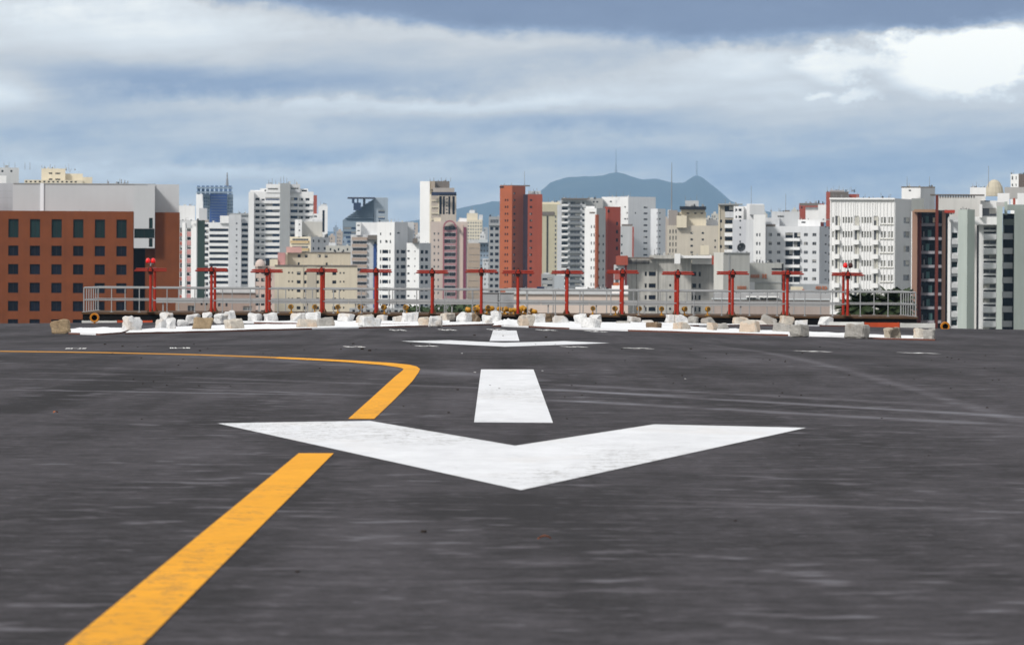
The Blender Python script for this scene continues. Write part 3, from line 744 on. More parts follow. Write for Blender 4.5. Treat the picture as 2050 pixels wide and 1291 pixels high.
def bush(px, ytop, D, w, h, lab, seed, name='hedge_shrub', cat='shrub', n=2200, ls=.34):
    rnd = random.Random(seed); x = X_at(px, D); zt = Z_at(px, ytop, D); zg = tz(x, D)
    r = empty(name, (x, D, zg)); tag(r, lab, cat)
    mb = MB(); H = zt-zg; mb.tube((0,0,0), (0,0,H-h*.6), .22, .14, 8)
    for k in range(6):
        a = rnd.uniform(0, 6.28); mb.tube((0,0,H-h*1.05), (math.cos(a)*w*.3, math.sin(a)*w*.3, H-h*.4), .09, .03, 6)
    mb.build('trunk', M_BARK, r)
    cl = [(rnd.uniform(-.38,.38)*w, rnd.uniform(-.3,.3)*w, H-h*rnd.uniform(.25,.85), rnd.uniform(.16,.28)*w) for _ in range(9)]
    mb = MB()
    for _ in range(n):
        c = rnd.choice(cl); v = Vector((rnd.gauss(0,1), rnd.gauss(0,1), rnd.gauss(0,1))).normalized()*c[3]*rnd.uniform(.55,1.1); v.z *= h/w*1.3
        q = Vector(c[:3]) + v; q.z = min(q.z, H*1.0+.0); u = Vector((rnd.gauss(0,1), rnd.gauss(0,1), rnd.gauss(0,1))).normalized(); s2 = u.orthogonal().normalized()*ls*.5
        mb.face([q-u*ls*.5, q+s2, q+u*ls*.5, q-s2])
    mb.build('crown', M_LEAFG, r, merge=False)
for i, (px, yt, w_) in enumerate([(878,612,3.0),(898,610,3.2),(918,612,3.0),(938,614,3.0),(852,617,2.6)]):
    bush(px, yt-5, 420+i*3, w_*1.5, 3.6, ['dark green tree beyond the deck below the pink arched tower','dark green tree second in the row left of the cabinet','dark green tree third in the row left of the cabinet','dark green tree nearest the cabinet on its left','small dark green tree at the left end of the row'][i], i+20, 'leafy_tree', 'tree')
# ------------------------------------------------------------------ buildings
def yh(px): return VY + (px-VX)*HOR
def col2(px):
    r = ray(px, yh(px)); return Vector((r.x, r.y))
def cr(a, b): return a.x*b.y - a.y*b.x
G_DARK = glass('dark_glass', (.010,.011,.014)); G_BLUE = glass('blue_glass', (.022,.045,.10)); G_GREEN = glass('green_glass', (.010,.024,.024))
G_BLIND = glass('window_blind', (.36,.35,.32), .6, .2); G_GREY = glass('grey_glass', (.085,.09,.10)); G_NAVY = glass('navy_glass', (.006,.008,.016))
FR_D = wall('frame_dark', (.016,.016,.018)); FR_L = wall('frame_light', (.45,.45,.44)); 
WC = {}
G_FIN = glass('finned_glass', (.22,.22,.20)); STY = {'f': (G_FIN, FR_L), 'd': (G_DARK, FR_D), 'g': (G_GREY, FR_L), 'b': (G_BLUE, FR_D), 'n': (G_NAVY, FR_D), 'e': (G_GREEN, FR_D), 'l': (G_GREY, FR_L), 'k': (G_DARK, FR_L)}
def win_mb(mb, w, h, rec, var, M=None, part=''):
    s = .05
    if part != 'frame': mb.box(-s, w+s, rec, rec+.05, -s, h+s, 0, M)
    if part == 'pane': return
    if part == 'frame': mb.box(-.02, w+.02, rec-.05, rec-.001, -.03, .03, 1, M)
    f = min(.07, w*.08)
    if w > .5:
        mb.box(0, w, rec-.04, rec-.001, 0, f, 1, M); mb.box(0, w, rec-.04, rec-.001, h-f, h, 1, M)
        mb.box(0, f, rec-.04, rec-.001, f, h-f, 1, M); mb.box(w-f, w, rec-.04, rec-.001, f, h-f, 1, M)
        n = max(1, int(w/1.3))
        if n > 1 or w > 1.0:
            n = max(n, 2)
            for k in range(1, n):
                c = w*k/n; mb.box(c-f*.5, c+f*.5, rec-.03, rec-.001, f, h-f, 1, M)
    if var == 1: mb.box(f, w*.5, rec-.012, rec-.001, f, h-f, 2, M)
    if var == 2: mb.box(f, w-f, rec-.012, rec-.001, h*.55, h-f, 2, M)
    if var == 3: mb.box(w*.5, w-f, rec-.012, rec-.001, h*.3, h-f, 2, M)
def win_mesh(w, h, st, var, rec, part=''):
    k = (round(w, 2), round(h, 2), st, var, rec, part)
    if k not in WC:
        mb = MB(); win_mb(mb, w, h, rec, var, None, part); g, f = STY[st]; WC[k] = mb.mesh('window', [g, f, G_BLIND], merge=False)
    return WC[k]
BC = {}
def balc_mesh(w, h, d, mat, mat2=None):
    k = (round(w, 2), round(h, 2), round(d, 2), mat.name, mat2.name if mat2 else '')
    if k not in BC:
        mb = MB(); mb.box(0, w, -d, -.002, -.15, 0, 0)
        mb.box(0, w, -d, -d+.10, .002, h, 1); mb.box(0, .10, -d+.102, -.002, .002, h, 1); mb.box(w-.10, w, -d+.102, -.002, .002, h, 1)
        BC[k] = mb.mesh('balcony', [mat, mat2 or mat], merge=False)
    return BC[k]
def rows(y, p, h, n): return [(y+p*k, y+p*k+h) for k in range(n)]
def cols(x, p, w, n): return [(x+p*k, x+p*k+w) for k in range(n)]
class Face: pass
class Bld:
    count = 0
    def __init__(s, name, label, cat, px, D, group=None):
        c = at(px, yh(px), D); s.D = D; s.rnd = random.Random(int(px*7+D)); s.q = []
        s.zg = tz(c.x, c.y); s.o = Vector((c.x, c.y, s.zg))
        s.root = empty(name, s.o); tag(s.root, label, cat, group)
    def vol(s, xa, xb, xc=None, yt=0, yb=None, mL=None, mR=None, phi=None, depth=14, D=None, L=(), R=(), name='wall', rec=.22, sty='d'):
        D = D or s.D; p = at(xb, yh(xb), D); B = Vector((p.x, p.y)); t = B.normalized(); r = Vector((t.y, -t.x))
        if xc is None: ph = 0
        elif phi is None: ph = min(1.3, max(.12, math.atan2((xc-xb), (xb-xa))))
        else: ph = phi
        dl = -math.cos(ph)*r + math.sin(ph)*t; dr = math.sin(ph)*r + math.cos(ph)*t
        ca = col2(xa); Ln = -cr(B, ca)/cr(dl, ca)
        if xc is None: Mn = depth
        else: cc = col2(xc); Mn = -cr(B, cc)/cr(dr, cc)
        A = B + dl*Ln; C = B + dr*Mn; K = A + dr*Mn
        zt = at(xb, yt, D).z; zb = s.zg - 2 if yb is None else at(xb, yb, D).z
        mR = mR or mL
        o2 = Vector((s.o.x, s.o.y)); fl = Face(); fr = Face()
        fl.P, fl.d, fl.n = A, (B-A).normalized(), Ln; fr.P, fr.d, fr.n = B, (C-B).normalized(), Mn
        mb = MB(); zo = s.o.z
        for f, ops, mi in ((fl, L, 0), (fr, R, 1)):
            f.D = D; f.xb = xb
            s.facade(mb, f, zb, zt, ops, mi, rec, sty)
        for (a, b) in ((C, K), (K, A)):
            mb.face([(a.x-o2.x, a.y-o2.y, zb-zo), (b.x-o2.x, b.y-o2.y, zb-zo), (b.x-o2.x, b.y-o2.y, zt-zo), (a.x-o2.x, a.y-o2.y, zt-zo)], 0)
        for z in (zt, zb):
            mb.face([(q.x-o2.x, q.y-o2.y, z-zo) for q in (A, B, C, K)], 0)
        mb.build(name, [mL, mR], s.root, merge=False)
        f2 = Face(); f2.L = fl; f2.R = fr; f2.A, f2.B, f2.C, f2.K, f2.zt, f2.zb = A, B, C, K, zt, zb
        return f2
    def u(s, f, px):
        c = col2(px); return -cr(f.P, c)/cr(f.d, c)
    def z(s, f, py): return at(f.xb, py, f.D).z
    def facade(s, mb, f, zb, zt, ops, mi, rec, sty):
        rects = []
        for op in ops:
            cs, rs = op[0], op[1]; st = op[2] if len(op) > 2 else sty
            for c in cs:
                for r in rs:
                    u0, u1 = s.u(f, c[0]), s.u(f, c[1]); z1, z0 = s.z(f, r[0]), s.z(f, r[1])
                    u0 = max(.03, u0); u1 = min(f.n-.03, u1); z1 = min(z1, zt-.03); z0 = max(z0, zb+.03)
                    if u1-u0 < .1 or z1-z0 < .1: continue
                    rects.append((round(u0, 3), round(u1, 3), round(z0, 3), round(z1, 3), st))
        us = sorted({0, f.n} | {q for r in rects for q in r[:2]}); zs = sorted({zb, zt} | {q for r in rects for q in r[2:4]})
        ui = {v: i for i, v in enumerate(us)}; zi = {v: i for i, v in enumerate(zs)}
        hole = set()
        for r in rects:
            for i in range(ui[r[0]], ui[r[1]]):
                for j in range(zi[r[2]], zi[r[3]]): hole.add((i, j))
        X0, Y0, Z0 = s.o
        def P(u_, z_, dd=0): return (f.P.x+f.d.x*u_-f.d.y*dd-X0, f.P.y+f.d.y*u_+f.d.x*dd-Y0, z_-Z0)
        for j in range(len(zs)-1):
            i = 0
            while i < len(us)-1:
                if (i, j) in hole: i += 1; continue
                k = i
                while k < len(us)-1 and (k, j) not in hole: k += 1
                mb.face([P(us[i], zs[j]), P(us[k], zs[j]), P(us[k], zs[j+1]), P(us[i], zs[j+1])], mi); i = k
        for (u0, u1, z0, z1, st) in rects:
            mb.face([P(u0,z0), P(u1,z0), P(u1,z0,rec), P(u0,z0,rec)], mi); mb.face([P(u0,z1,rec), P(u1,z1,rec), P(u1,z1), P(u0,z1)], mi)
            mb.face([P(u0,z0), P(u0,z0,rec), P(u0,z1,rec), P(u0,z1)], mi); mb.face([P(u1,z0,rec), P(u1,z0), P(u1,z1), P(u1,z1,rec)], mi)
            if z1 > CAMH - 13*1 - 0.010*f.D:       # not the storeys hidden below the runway's edge
                s.q.append(((u1-u0)*(z1-z0), P(u0, z0), math.atan2(f.d.y, f.d.x), u1-u0, z1-z0, st, rec))
    def done(s):
        s.q.sort(key=lambda t: -t[0])
        mx = 100
        for (a, p, rz, w, h, st, rec) in s.q[:mx]:
            v = s.rnd.choice((0, 0, 0, 1, 2, 3)) if w*h > 1.0 and st not in 'ne' else 0
            near_ = s.D < 1300
            o = bpy.data.objects.new('window', win_mesh(w, h, st, v, rec, 'frame' if near_ else '')); o.location = p; o.rotation_euler = (0, 0, rz); link(o, s.root)
            if near_: link(bpy.data.objects.new('pane', win_mesh(w, h, st, v, rec, 'pane')), o)
        rest = s.q[mx:]
        if rest:
            mb = MB()
            for (a, p, rz, w, h, st, rec) in rest:
                win_mb(mb, w, h, rec, 0, Matrix.Translation(p) @ Matrix.Rotation(rz, 4, 'Z'))
            o = mb.build('window', [STY[rest[0][5]][0], STY[rest[0][5]][1], G_BLIND], s.root, merge=False); o['kind'] = 'stuff'
        return s
    def fbox(s, f, x0, x1, y0, y1, out, mat, name='panel', inn=-.001):
        u0, u1 = s.u(f, x0), s.u(f, x1); z1, z0 = s.z(f, y0), s.z(f, y1)
        mb = MB(); mb.box(0, u1-u0, -out, inn, 0, z1-z0)
        return mb.build(name, mat, s.root, (f.P.x+f.d.x*u0-s.o.x, f.P.y+f.d.y*u0-s.o.y, z0-s.o.z)), f
    def face_part(s, f, x0, x1, y0, y1, out, mat, name='panel'):
        o, _ = s.fbox(f, x0, x1, y0, y1, out, mat, name); o.rotation_euler = (0, 0, math.atan2(f.d.y, f.d.x)); return o
    def balc(s, f, cs, rs, d, mat, mat2=None, name='balcony'):
        for c in cs:
            for r in rs:
                u0, u1 = s.u(f, c[0]), s.u(f, c[1]); z1, z0 = s.z(f, r[0]), s.z(f, r[1])
                o = bpy.data.objects.new(name, balc_mesh(u1-u0, z1-z0, d, mat, mat2)); link(o, s.root)
                o.location = (f.P.x+f.d.x*u0-s.o.x, f.P.y+f.d.y*u0-s.o.y, z0-s.o.z); o.rotation_euler = (0, 0, math.atan2(f.d.y, f.d.x))
    def box(s, x0, x1, y0, y1, mat, name='penthouse', D=None, depth=6):
        return s.vol(x0, x1, None, y0, y1, mat, depth=depth, D=D or s.D+3, name=name)
    def rod(s, px, y0, y1, D=None, w=.05):
        D = D or s.D+5; p = at(px, y1, D); q = at(px, y0, D); mb = MB(); mb.tube(p-s.o, q-s.o, w, w*.6, 5); mb.build('roof_antenna', M_MAST, s.root)
    def tank(s, px, y0, y1, wpx, mat, D=None, name='water_tank', dome=False):
        D = D or s.D+6; p = at(px, y1, D); h = at(px, y0, D).z-p.z; r = wpx/2/F*D; mb = MB()
        prof = [(r,0),(r,h*.9),(r*.9,h),(0,h*1.0)] if not dome else [(r,0),(r*.98,h*.25),(r*.85,h*.55),(r*.6,h*.82),(r*.3,h*.96),(0,h)]
        mb.lathe(p-s.o, prof, 16); mb.build(name, mat, s.root, smooth=False)
    def clutter(s, x0, x1, y, n, D=None, hmax=4):
        D = D or s.D+5; n = int(n*1.5)
        for k in range(n):
            px = s.rnd.uniform(x0, x1); w = s.rnd.uniform(1.2, 3.5); h = s.rnd.uniform(1, hmax)
            a = at(px, y+1.5, D)-s.o; ww = w/F*D; hh = (h+1.5)/F*D; mb = MB()
            t = s.rnd.random()
            if t < .45:
                mb.box(a.x-ww/2, a.x+ww/2, a.y, a.y+ww, a.z, a.z+hh); mb.box(a.x-ww*.35, a.x+ww*.35, a.y+.1, a.y+ww*.8, a.z+hh, a.z+hh*1.15); mb.build('cooling_unit', s.rnd.choice((M_GALV, M_WBEAM, FR_D)), s.root)
            elif t < .75:
                mb.tube(a, a+Vector((0,0,hh*2.2)), .05, .03, 5); mb.tube(a+Vector((-ww*.3,0,hh*1.8)), a+Vector((ww*.3,0,hh*1.8)), .03, n=4); mb.build('roof_antenna', M_MAST, s.root)
            else:
                mb.lathe(a+Vector((0,0,hh*.6)), [(0,-ww*.15),(ww*.35,-ww*.05),(ww*.5,.1)], 10, axis='Y'); mb.tube(a, a+Vector((0,0,hh*.6)), .05, n=5); mb.build('satellite_dish', M_GALV, s.root)
w_ = wall
BRK = w_('brown_brick', (.185,.050,.013), var=.22, streak=.15, scale=.4); WHT = w_('white_render', (.80,.80,.80), var=.10, streak=.08); LGR = w_('light_grey_render', (.53,.54,.55), var=.12, streak=.14)
GRY = w_('grey_render', (.34,.35,.355)); WGR = w_('white_grey', (.60,.61,.63), var=.14, streak=.16); BEI = w_('beige_render', (.62,.55,.43)); BEI2 = w_('dark_beige', (.46,.41,.33)); CRM = w_('cream_render', (.70,.63,.49))
PNK = w_('pink_render', (.50,.25,.24)); PPK = w_('pale_pink_render', (.60,.47,.41)); RED = w_('red_render', (.34,.06,.03)); ORB = w_('orange_brick', (.41,.108,.038), var=.15, streak=.08); REDB = w_('red_brick', (.34,.075,.045))
GRN = w_('dark_green_render', (.07,.115,.09)); SAGE = w_('sage_render', (.44,.49,.45)); SAGED = w_('dark_sage_render', (.27,.305,.285)); DKW = w_('dark_wall', (.012,.011,.014)); BRN = w_('brown_cladding', (.13,.024,.014)); TAN = w_('tan_cladding', (.34,.20,.145))
BLU = w_('blue_panel', (.03,.07,.24)); BLG = w_('bluish_wall', (.25,.31,.38)); CON = w_('stained_concrete', (.52,.505,.47), var=.25, streak=.45, scale=.3); PUR = w_('purple_panel', (.20,.05,.085)); NAV = w_('navy_panel', (.02,.03,.07))
TNR = w_('tan_render', (.40,.32,.25)); DTN = w_('brown_grey_render', (.17,.145,.125)); ROOFW = w_('pale_roof', (.55,.58,.60))

# ---- the brown brick building at the left
b = Bld('brick_building', 'long brown brick building with white upper storeys filling the left edge', 'building', 200, 1000)
cc = cols(-113.6, 43.3, 20.5, 9)
v = b.vol(-140, 267, None, 423.5, None, BRK, D=1000, depth=30, L=[(cc, [(440,477)], 'e'), (cc, [(493,513.5),(530,550.5),(567,587.5),(603.5,624),(640,660)], 'n')], rec=.35, sty='n')
b.vol(-140, 25, None, 367, None, w_('pale_grey_cladding', (.42,.43,.46), var=.1), D=1006, depth=20, name='upper_storey')
v2 = b.vol(25, 358, None, 369.5, None, w_('white_cladding', (.50,.51,.53), var=.07, streak=.04), D=1005, name='upper_storey')
b.face_part(v2.L, 295, 311, 370.5, 424, .12, w_('cladding_shade', (.44,.45,.47), var=.07), 'shade_strip')  # flat darker strip, the cladding's shading put into its colour
b.face_part(v2.L, 80, 87, 369.2, 424, .25, w_('bright_seam', (.78,.80,.84)), 'cladding_seam')
for k in range(3): b.face_part(v2.L, -139+0*k, 24, 385+k*13, 385.6+k*13, .1, GRY, 'joint')
b.vol(267.6, 309.5, None, 372, 497, w_('white_cladding', (.56,.57,.60)), D=999.5, depth=5.4, name='white_bay', L=[([(268.5,309)], [(458,477)], 'e'), ([(298,305.5)], [(436.5,457.6),(477.4,494.5)], 'e')])
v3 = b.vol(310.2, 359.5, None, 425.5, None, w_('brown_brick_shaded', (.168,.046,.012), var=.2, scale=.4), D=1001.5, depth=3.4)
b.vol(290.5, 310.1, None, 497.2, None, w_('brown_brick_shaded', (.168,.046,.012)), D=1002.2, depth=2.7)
b.vol(266, 292, None, 497.2, None, DKW, D=1004.3, depth=.6, name='recess_shadow')  # brick recess in shadow, the darkness put into the wall colour
for px, a_, c_ in ((217,363,369),(243,359,369),(250,361,369),(256,362,369)): b.rod(px, a_, c_, 1010, .12)
b.clutter(212, 258, 369, 7, 1010, 5); b.clutter(160, 162, 423, 1, 1001, 3)
b.face_part(v2.L, 26, 310, 368.6, 370.4, .12, GRY, 'coping')
b.done()
b = Bld('apartment_block', 'cream stepped rooftops peeping over the white upper storeys at the left', 'building', 120, 2100)
b.vol(82, 130, None, 338, None, CRM, L=[([(97,104),(110,120)], [(346,349),(358,361)])]); b.vol(48, 165, None, 361, None, CRM, D=2095, L=[(cols(50,9,4,12), [(363,366)])]); b.box(130, 165, 348, 362, CRM); b.box(165, 184, 355, 370, CRM, name='parapet')
for px, t_ in ((84,330),(90,332),(100,329),(110,331),(140,338),(158,344)): b.rod(px, t_, 345, 2110, .09)
b.clutter(85, 150, 340, 12, 2110, 5); b.done()
b = Bld('apartment_block', 'whitish rooftop with aerials at the very left edge of the skyline', 'building', 15, 2000)
b.vol(-40, 37, None, 336, None, LGR, L=[([(2,6),(20,24)], [(341,345)])]); b.box(-30, 12, 352, 368, WHT, D=1990, name='water_tank'); b.box(9, 16, 331, 337, GRY)
for px in (8,18,30,50,60): b.rod(px, 325, 340, 2010, .08)
b.done()

# ---- red striped flats beside it
b = Bld('apartment_block', 'pale block with red window strips and dark green side beside the brown brick building', 'building', 385, 1920)
v = b.vol(356, 395, 410, 441, None, LGR, GRN, L=[([(360.5,365)], rows(456,17.8,9,11), 'd'), ([(374.5,382)], rows(457,17.8,6,11), 'd')], phi=.5)
b.face_part(v.L, 373.4, 374.3, 457, 640, .3, WHT, 'pilaster')
for k in range(11):
    b.face_part(v.L, 374.4, 382.4, 464+17.8*k, 473.6+17.8*k, .12, PNK, 'red_spandrel'); b.face_part(v.L, 360.4, 365.4, 466+17.8*k, 473+17.8*k, .12, RED, 'red_spandrel')
b.face_part(v.L, 366, 372.5, 446, 640, .6, WHT, 'pilaster'); b.face_part(v.L, 384, 394.8, 443, 640, .6, WHT, 'pilaster')
b.box(352, 390, 412, 441, WHT); b.box(398, 414, 417, 441, WGR, D=1915); b.clutter(356, 392, 412, 5); b.clutter(360, 408, 441, 6, 1918, 3); b.done()

# ---- blue glass tower far off
b = Bld('glass_tower', 'far blue glass tower with white left edge and a needle mast', 'skyscraper', 430, 5200)
v = b.vol(392, 406, 466, 388, None, WHT, BLG, phi=1.0, R=[(cols(408,4,2.4,3)+cols(455,4,2.4,3), rows(395,6.6,3.4,26), 'b')])
b.face_part(v.R, 420, 453, 383, 520, .8, w_('blue_curtain_wall', (.02,.08,.36), rough=.25, var=.1, spec=.6), 'curtain_wall')
for k in range(24): b.face_part(v.R, 420.5, 452.5, 388+5.6*k, 388.7+5.6*k, 1.0, BLG, 'floor_line')
for k in range(8):
    b.box(394+k*9, 400+k*9, 372, 389, w_('crown_blue', (.10,.16,.30)), 'crown_fin', 5190+k)
b.box(393, 465, 375, 378, BLG, 'crown_beam', 5185); b.box(393, 465, 384, 387, BLG, 'crown_beam', 5185); b.rod(455, 346, 374, 5205, .9); b.rod(455, 358, 374, 5203, 1.6); b.done()

# ---- dark banded block
b = Bld('apartment_block', 'white block with long dark horizontal window bands and a pale central shaft', 'building', 455, 2930)
v = b.vol(408, 497, None, 446, None, WHT, L=[([(419,457)], rows(458,11.65,5.6,15), 'n'), ([(483.5,496)], rows(446.5,11.65,6,16), 'n'), ([(409,417)], rows(449,11.65,6.5,15), 'd')])
v = b.vol(457.5, 482.5, None, 430, None, WGR, D=2925, depth=6, L=[([(472,475)], rows(446,11.65,3,15))], name='shaft'); b.box(440, 460, 432, 447, WHT, D=2928); b.box(482, 497, 427, 446, LGR); b.box(460, 498, 427, 431, GRY, 'cornice', 2932)
b.clutter(414, 496, 446, 8); b.clutter(455, 492, 428, 6); b.done()

# ---- tall white tower left of centre
b = Bld('apartment_tower', 'tall white banded tower with a grey central shaft and stepped crown, left of centre', 'skyscraper', 560, 2830)
v = b.vol(508, 627, None, 384, None, WHT, L=[([(531,559)], rows(396,12.1,5.5,20), 'b'), ([(581,595)], rows(396,12.1,5.5,20), 'b'), ([(511,519)], rows(397,12.1,5,20)), ([(523,529)], rows(399,12.1,4,20)), ([(598,606),(611,619)], rows(397,12.1,5,20))])
b.balc(v.L, [(508.5,560)], rows(402.5,12.1,5.2,19), .9, WGR, WHT); b.balc(v.L, [(580.5,626)], rows(402.5,12.1,5.2,10), .9, WGR, WHT)
b.vol(497, 508, None, 384.5, None, WHT, D=2822, depth=10, name='pilaster'); b.vol(560, 580, None, 367, None, GRY, D=2820, depth=10, name='shaft'); b.face_part(v.L, 567.5, 569, 368, 600, 3.2, DKW, 'dark_slot')
b.vol(532, 561, None, 369, 386, WHT, D=2829, depth=8, name='penthouse', L=[([(536,556)], [(377,380)], 'd')]); b.vol(579, 600, None, 369, 386, WGR, D=2829, depth=8, name='penthouse', L=[([(582,597)], [(376,379)], 'd')])
b.vol(520, 616, None, 378, 386, WHT, D=2831, depth=8, name='terrace', L=[([(529,531.8),(603,614)], [(380.5,384)], 'b')])
b.box(500, 520, 381, 385, WHT, 'parapet'); 
for px, t_ in ((538,360),(545,357),(552,361),(562,354),(568,352),(574,356),(590,360)): b.rod(px, t_, 370, 2832, .12)
b.clutter(535, 598, 368, 6); b.done()
b = Bld('apartment_block', 'red brown upper storeys behind the right shoulder of the tall white tower', 'building', 630, 3100)
b.vol(600, 634, None, 391, None, REDB, L=[([(625,627)], rows(396,12,3,10))]); b.vol(626, 637, None, 428, None, WHT, D=3090, L=[([(628,634)], rows(432,10,3,6))]); b.done()
b = Bld('apartment_tower', 'slim white tower with one tall dark window slot left of the slanted glass building', 'building', 648, 3000)
b.vol(637, 655.5, None, 413, None, WHT, L=[([(645,649.5)], [(421,465)], 'n')]); b.box(641, 654, 409, 413, LGR); b.clutter(640, 654, 410, 3); b.done()
# ---- creamy blocks in front of it
b = Bld('apartment_block', 'pale cream block with ochre balcony bands below the tall white tower', 'building', 620, 2500)
v = b.vol(580, 622, 660, 474, None, CRM, WGR, L=[([(585,617)], rows(478,15,4,8), 'g')], R=[([(626,629),(636,640),(648,652)], rows(480,15,5,8), 'd')], phi=.6)
b.balc(v.L, [(583,619)], rows(482,15,5,6), .8, CRM, w_('ochre_balcony', (.50,.36,.18)))
b.box(594, 645, 444, 475, w_('pale_grey_cream', (.52,.51,.48)), D=2510); b.box(590, 604, 440, 475, WHT, D=2505); b.box(628, 645, 440, 475, WGR, D=2512)
v = b.vol(596, 604, None, 440.5, 474, WHT, D=2503, depth=2, L=[([(598,600.5)], [(448,451),(460,463)])], name='stair_tower'); b.clutter(596, 656, 474, 10, hmax=5); b.done()
b = Bld('apartment_block', 'pale grey beige block with a few square windows behind the beige low block', 'building', 683, 2450)
v = b.vol(652, 706, None, 492, None, w_('pale_stone_grey', (.50,.49,.45)), L=[([(660,663),(676,679),(694,697)], rows(497,14,5,6)), ([(668,671),(686,689)], rows(500,14,4,6))]); b.box(658, 672, 486, 493, WGR); b.box(684, 700, 521, 533, DTN, 'roof_shed', 2440); b.clutter(655, 703, 492, 9); b.done()
# ---- beige low block
b = Bld('beige_block', 'broad beige block with small square windows, topped by pink roof huts', 'building', 630, 1950)
W1 = rows(544.5,17.3,6.5,6)
v = b.vol(550, 715.5, None, 532, None, BEI, D=1950, depth=20, L=[([(594.5,602),(665.5,673.5)], W1, 'd'), ([(577,580),(584,587),(680,683),(687,690)], [(a+.5, a+4) for a, _ in W1]), ([(609,614),(634,639)], W1)])
b.face_part(v.L, 615, 633, 533, 640, .25, BEI2, 'recess_panel'); b.face_part(v.L, 607, 607.9, 533, 640, .3, BEI2, 'downpipe'); b.face_part(v.L, 640.5, 641.4, 533, 640, .3, BEI2, 'downpipe')
b.face_part(v.L, 550, 715, 531, 533.5, .35, DTN, 'coping')
v = b.vol(575, 702, None, 506, 534, w_('warm_grey_render', (.50,.45,.36)), D=1958, depth=10, name='upper_storey', L=[([(596,602),(610,616),(636,642),(650,656)], [(510,516)], 'd'), ([(596,600),(652,656)], [(526,531)], 'd')])
b.face_part(v.L, 574, 702, 505, 506.8, .3, DTN, 'coping')
b.box(573, 604, 494.5, 506, w_('salmon_render', (.56,.33,.30)), 'roof_hut', 1956); b.box(556, 571, 506, 532, PNK, 'roof_hut', 1953); b.box(571, 575.5, 506, 532, CRM, 'roof_hut', 1954)
b.box(540, 556, 519, 533, CRM, 'roof_hut', 1952); b.clutter(575, 700, 506, 8, 1960); b.clutter(640, 714, 532, 5, 1952); b.done()
b = Bld('apartment_block', 'pale pink fronted house with a rounded gable left of the beige block', 'building', 530, 2050)
v = b.vol(508, 552, None, 532, None, PPK, D=2050, L=[([(512,519),(523,530)], rows(541,16,7,6), 'd'), ([(540,544)], rows(541,16,6,6))])
b.tank(521, 519, 533, 21, w_('rose_cream', (.58,.47,.42)), 2048, 'rounded_gable', True); b.box(532, 541, 522, 533, DKW, 'dark_hut'); b.face_part(v.L, 508, 511, 533, 640, .3, WHT, 'pilaster'); b.clutter(530, 552, 532, 5); b.done()
b = Bld('pink_warehouse', 'low pinkish house front behind the railing under the banded block', 'building', 470, 900)
v = b.vol(430, 512, None, 586, None, w_('dull_pink', (.38,.29,.25)), L=[([(437,442),(452,456)], [(607,614)], 'g'), ([(487,505)], [(613,622)], 'g')]); b.face_part(v.L, 430, 512, 584, 586.5, .3, LGR, 'coping'); b.box(440, 500, 579, 586, LGR, 'roof_hut'); b.done()
b = Bld('pink_warehouse', 'small pale pink hut with grey pane just right of the first antenna', 'building', 395, 880)
b.vol(352, 432, None, 598, None, w_('dull_pink_dark', (.33,.25,.21)), L=[([(376,390)], [(612,624)], 'l'), ([(402,406),(412,416)], [(605,611)], 'd')]); b.clutter(355, 430, 598, 4, hmax=3); b.done()

# ---- slanted glass office
b = Bld('office_building', 'far bluish glass office with slanted roof and flat landing canopy', 'office building', 735, 4500)
mb = MB(); D = 4500
pf = [(686,640),(686,441),(727,412),(748,399),(748,640)]
def pt(px, py, D_): return at(px, py, D_) - b.o
fr = [pt(*q, D) for q in pf]; bk = [pt(*q, D)+Vector((0, 40, 0)) for q in pf]
mb.face(fr); mb.face(list(reversed(bk)))
for k in range(5): mb.face([fr[k], bk[k], bk[(k+1)%5], fr[(k+1)%5]])
mb.build('wall', w_('slate_glass_wall', (.20,.25,.30), rough=.4), b.root, merge=True)
v = b.vol(748, 776, None, 397, None, w_('pale_blue_grey', (.33,.38,.43)), D=4498, depth=30, L=[([(757,770)], rows(421,12.5,6,14), 'b')]); b.box(749, 775, 396, 397.5, GRY, 'coping')
v = b.vol(687, 747, None, 443, None, w_('slate_glass_wall', (.20,.25,.30)), D=4494, depth=5, L=[([(688,718)], rows(455,9,4.5,10), 'b'), ([(720,745)], rows(447,8,2.2,12), 'l')], name='lower_wall')
for k in range(10):
    y0 = 436-3.6*k; xs_ = 690+k*5.2
    if xs_ < 744: b.box(xs_, 747, y0, y0+.7, BLG, 'roof_batten', 4495)
b.box(695, 750, 395.2, 398, w_('dark_red_brown', (.06,.05,.07)), 'canopy', 4490, 30); b.box(707, 722, 406, 421, NAV, 'column', 4489); b.box(704, 709, 397, 407, NAV, 'strut', 4489); b.box(726, 731, 397, 412, DKW, 'strut', 4489); b.box(714, 717, 397, 407, NAV, 'strut', 4489)
b.done()
# ---- brown banded / white block
b = Bld('apartment_block', 'pale block with brownish balcony bands and one tall blue stripe', 'building', 728, 2350)
v = b.vol(702, 757, None, 470, None, WGR, L=[([(706,734)], rows(483.5,13.7,5,12), 'g'), ([(749,756)], rows(484,13.7,7,12), 'd')])
b.balc(v.L, [(704,735)], [(a, a+6.5) for a in [475+13.7*k for k in range(12)]], .9, WGR, w_('dusty_brown', (.42,.33,.27)))
b.face_part(v.L, 747.5, 754, 489, 640, .5, BLU, 'blue_stripe'); b.box(736, 757, 471, 480, DTN, 'dark_attic', 2346); b.box(714, 757, 445.5, 471, WHT); 
v = b.vol(712.5, 722, None, 445, 471, WHT, D=2349, depth=4, name='penthouse', L=[([(715,720)], [(450,452.5),(461,463)], 'd')]); b.clutter(705, 755, 471, 6); b.done()
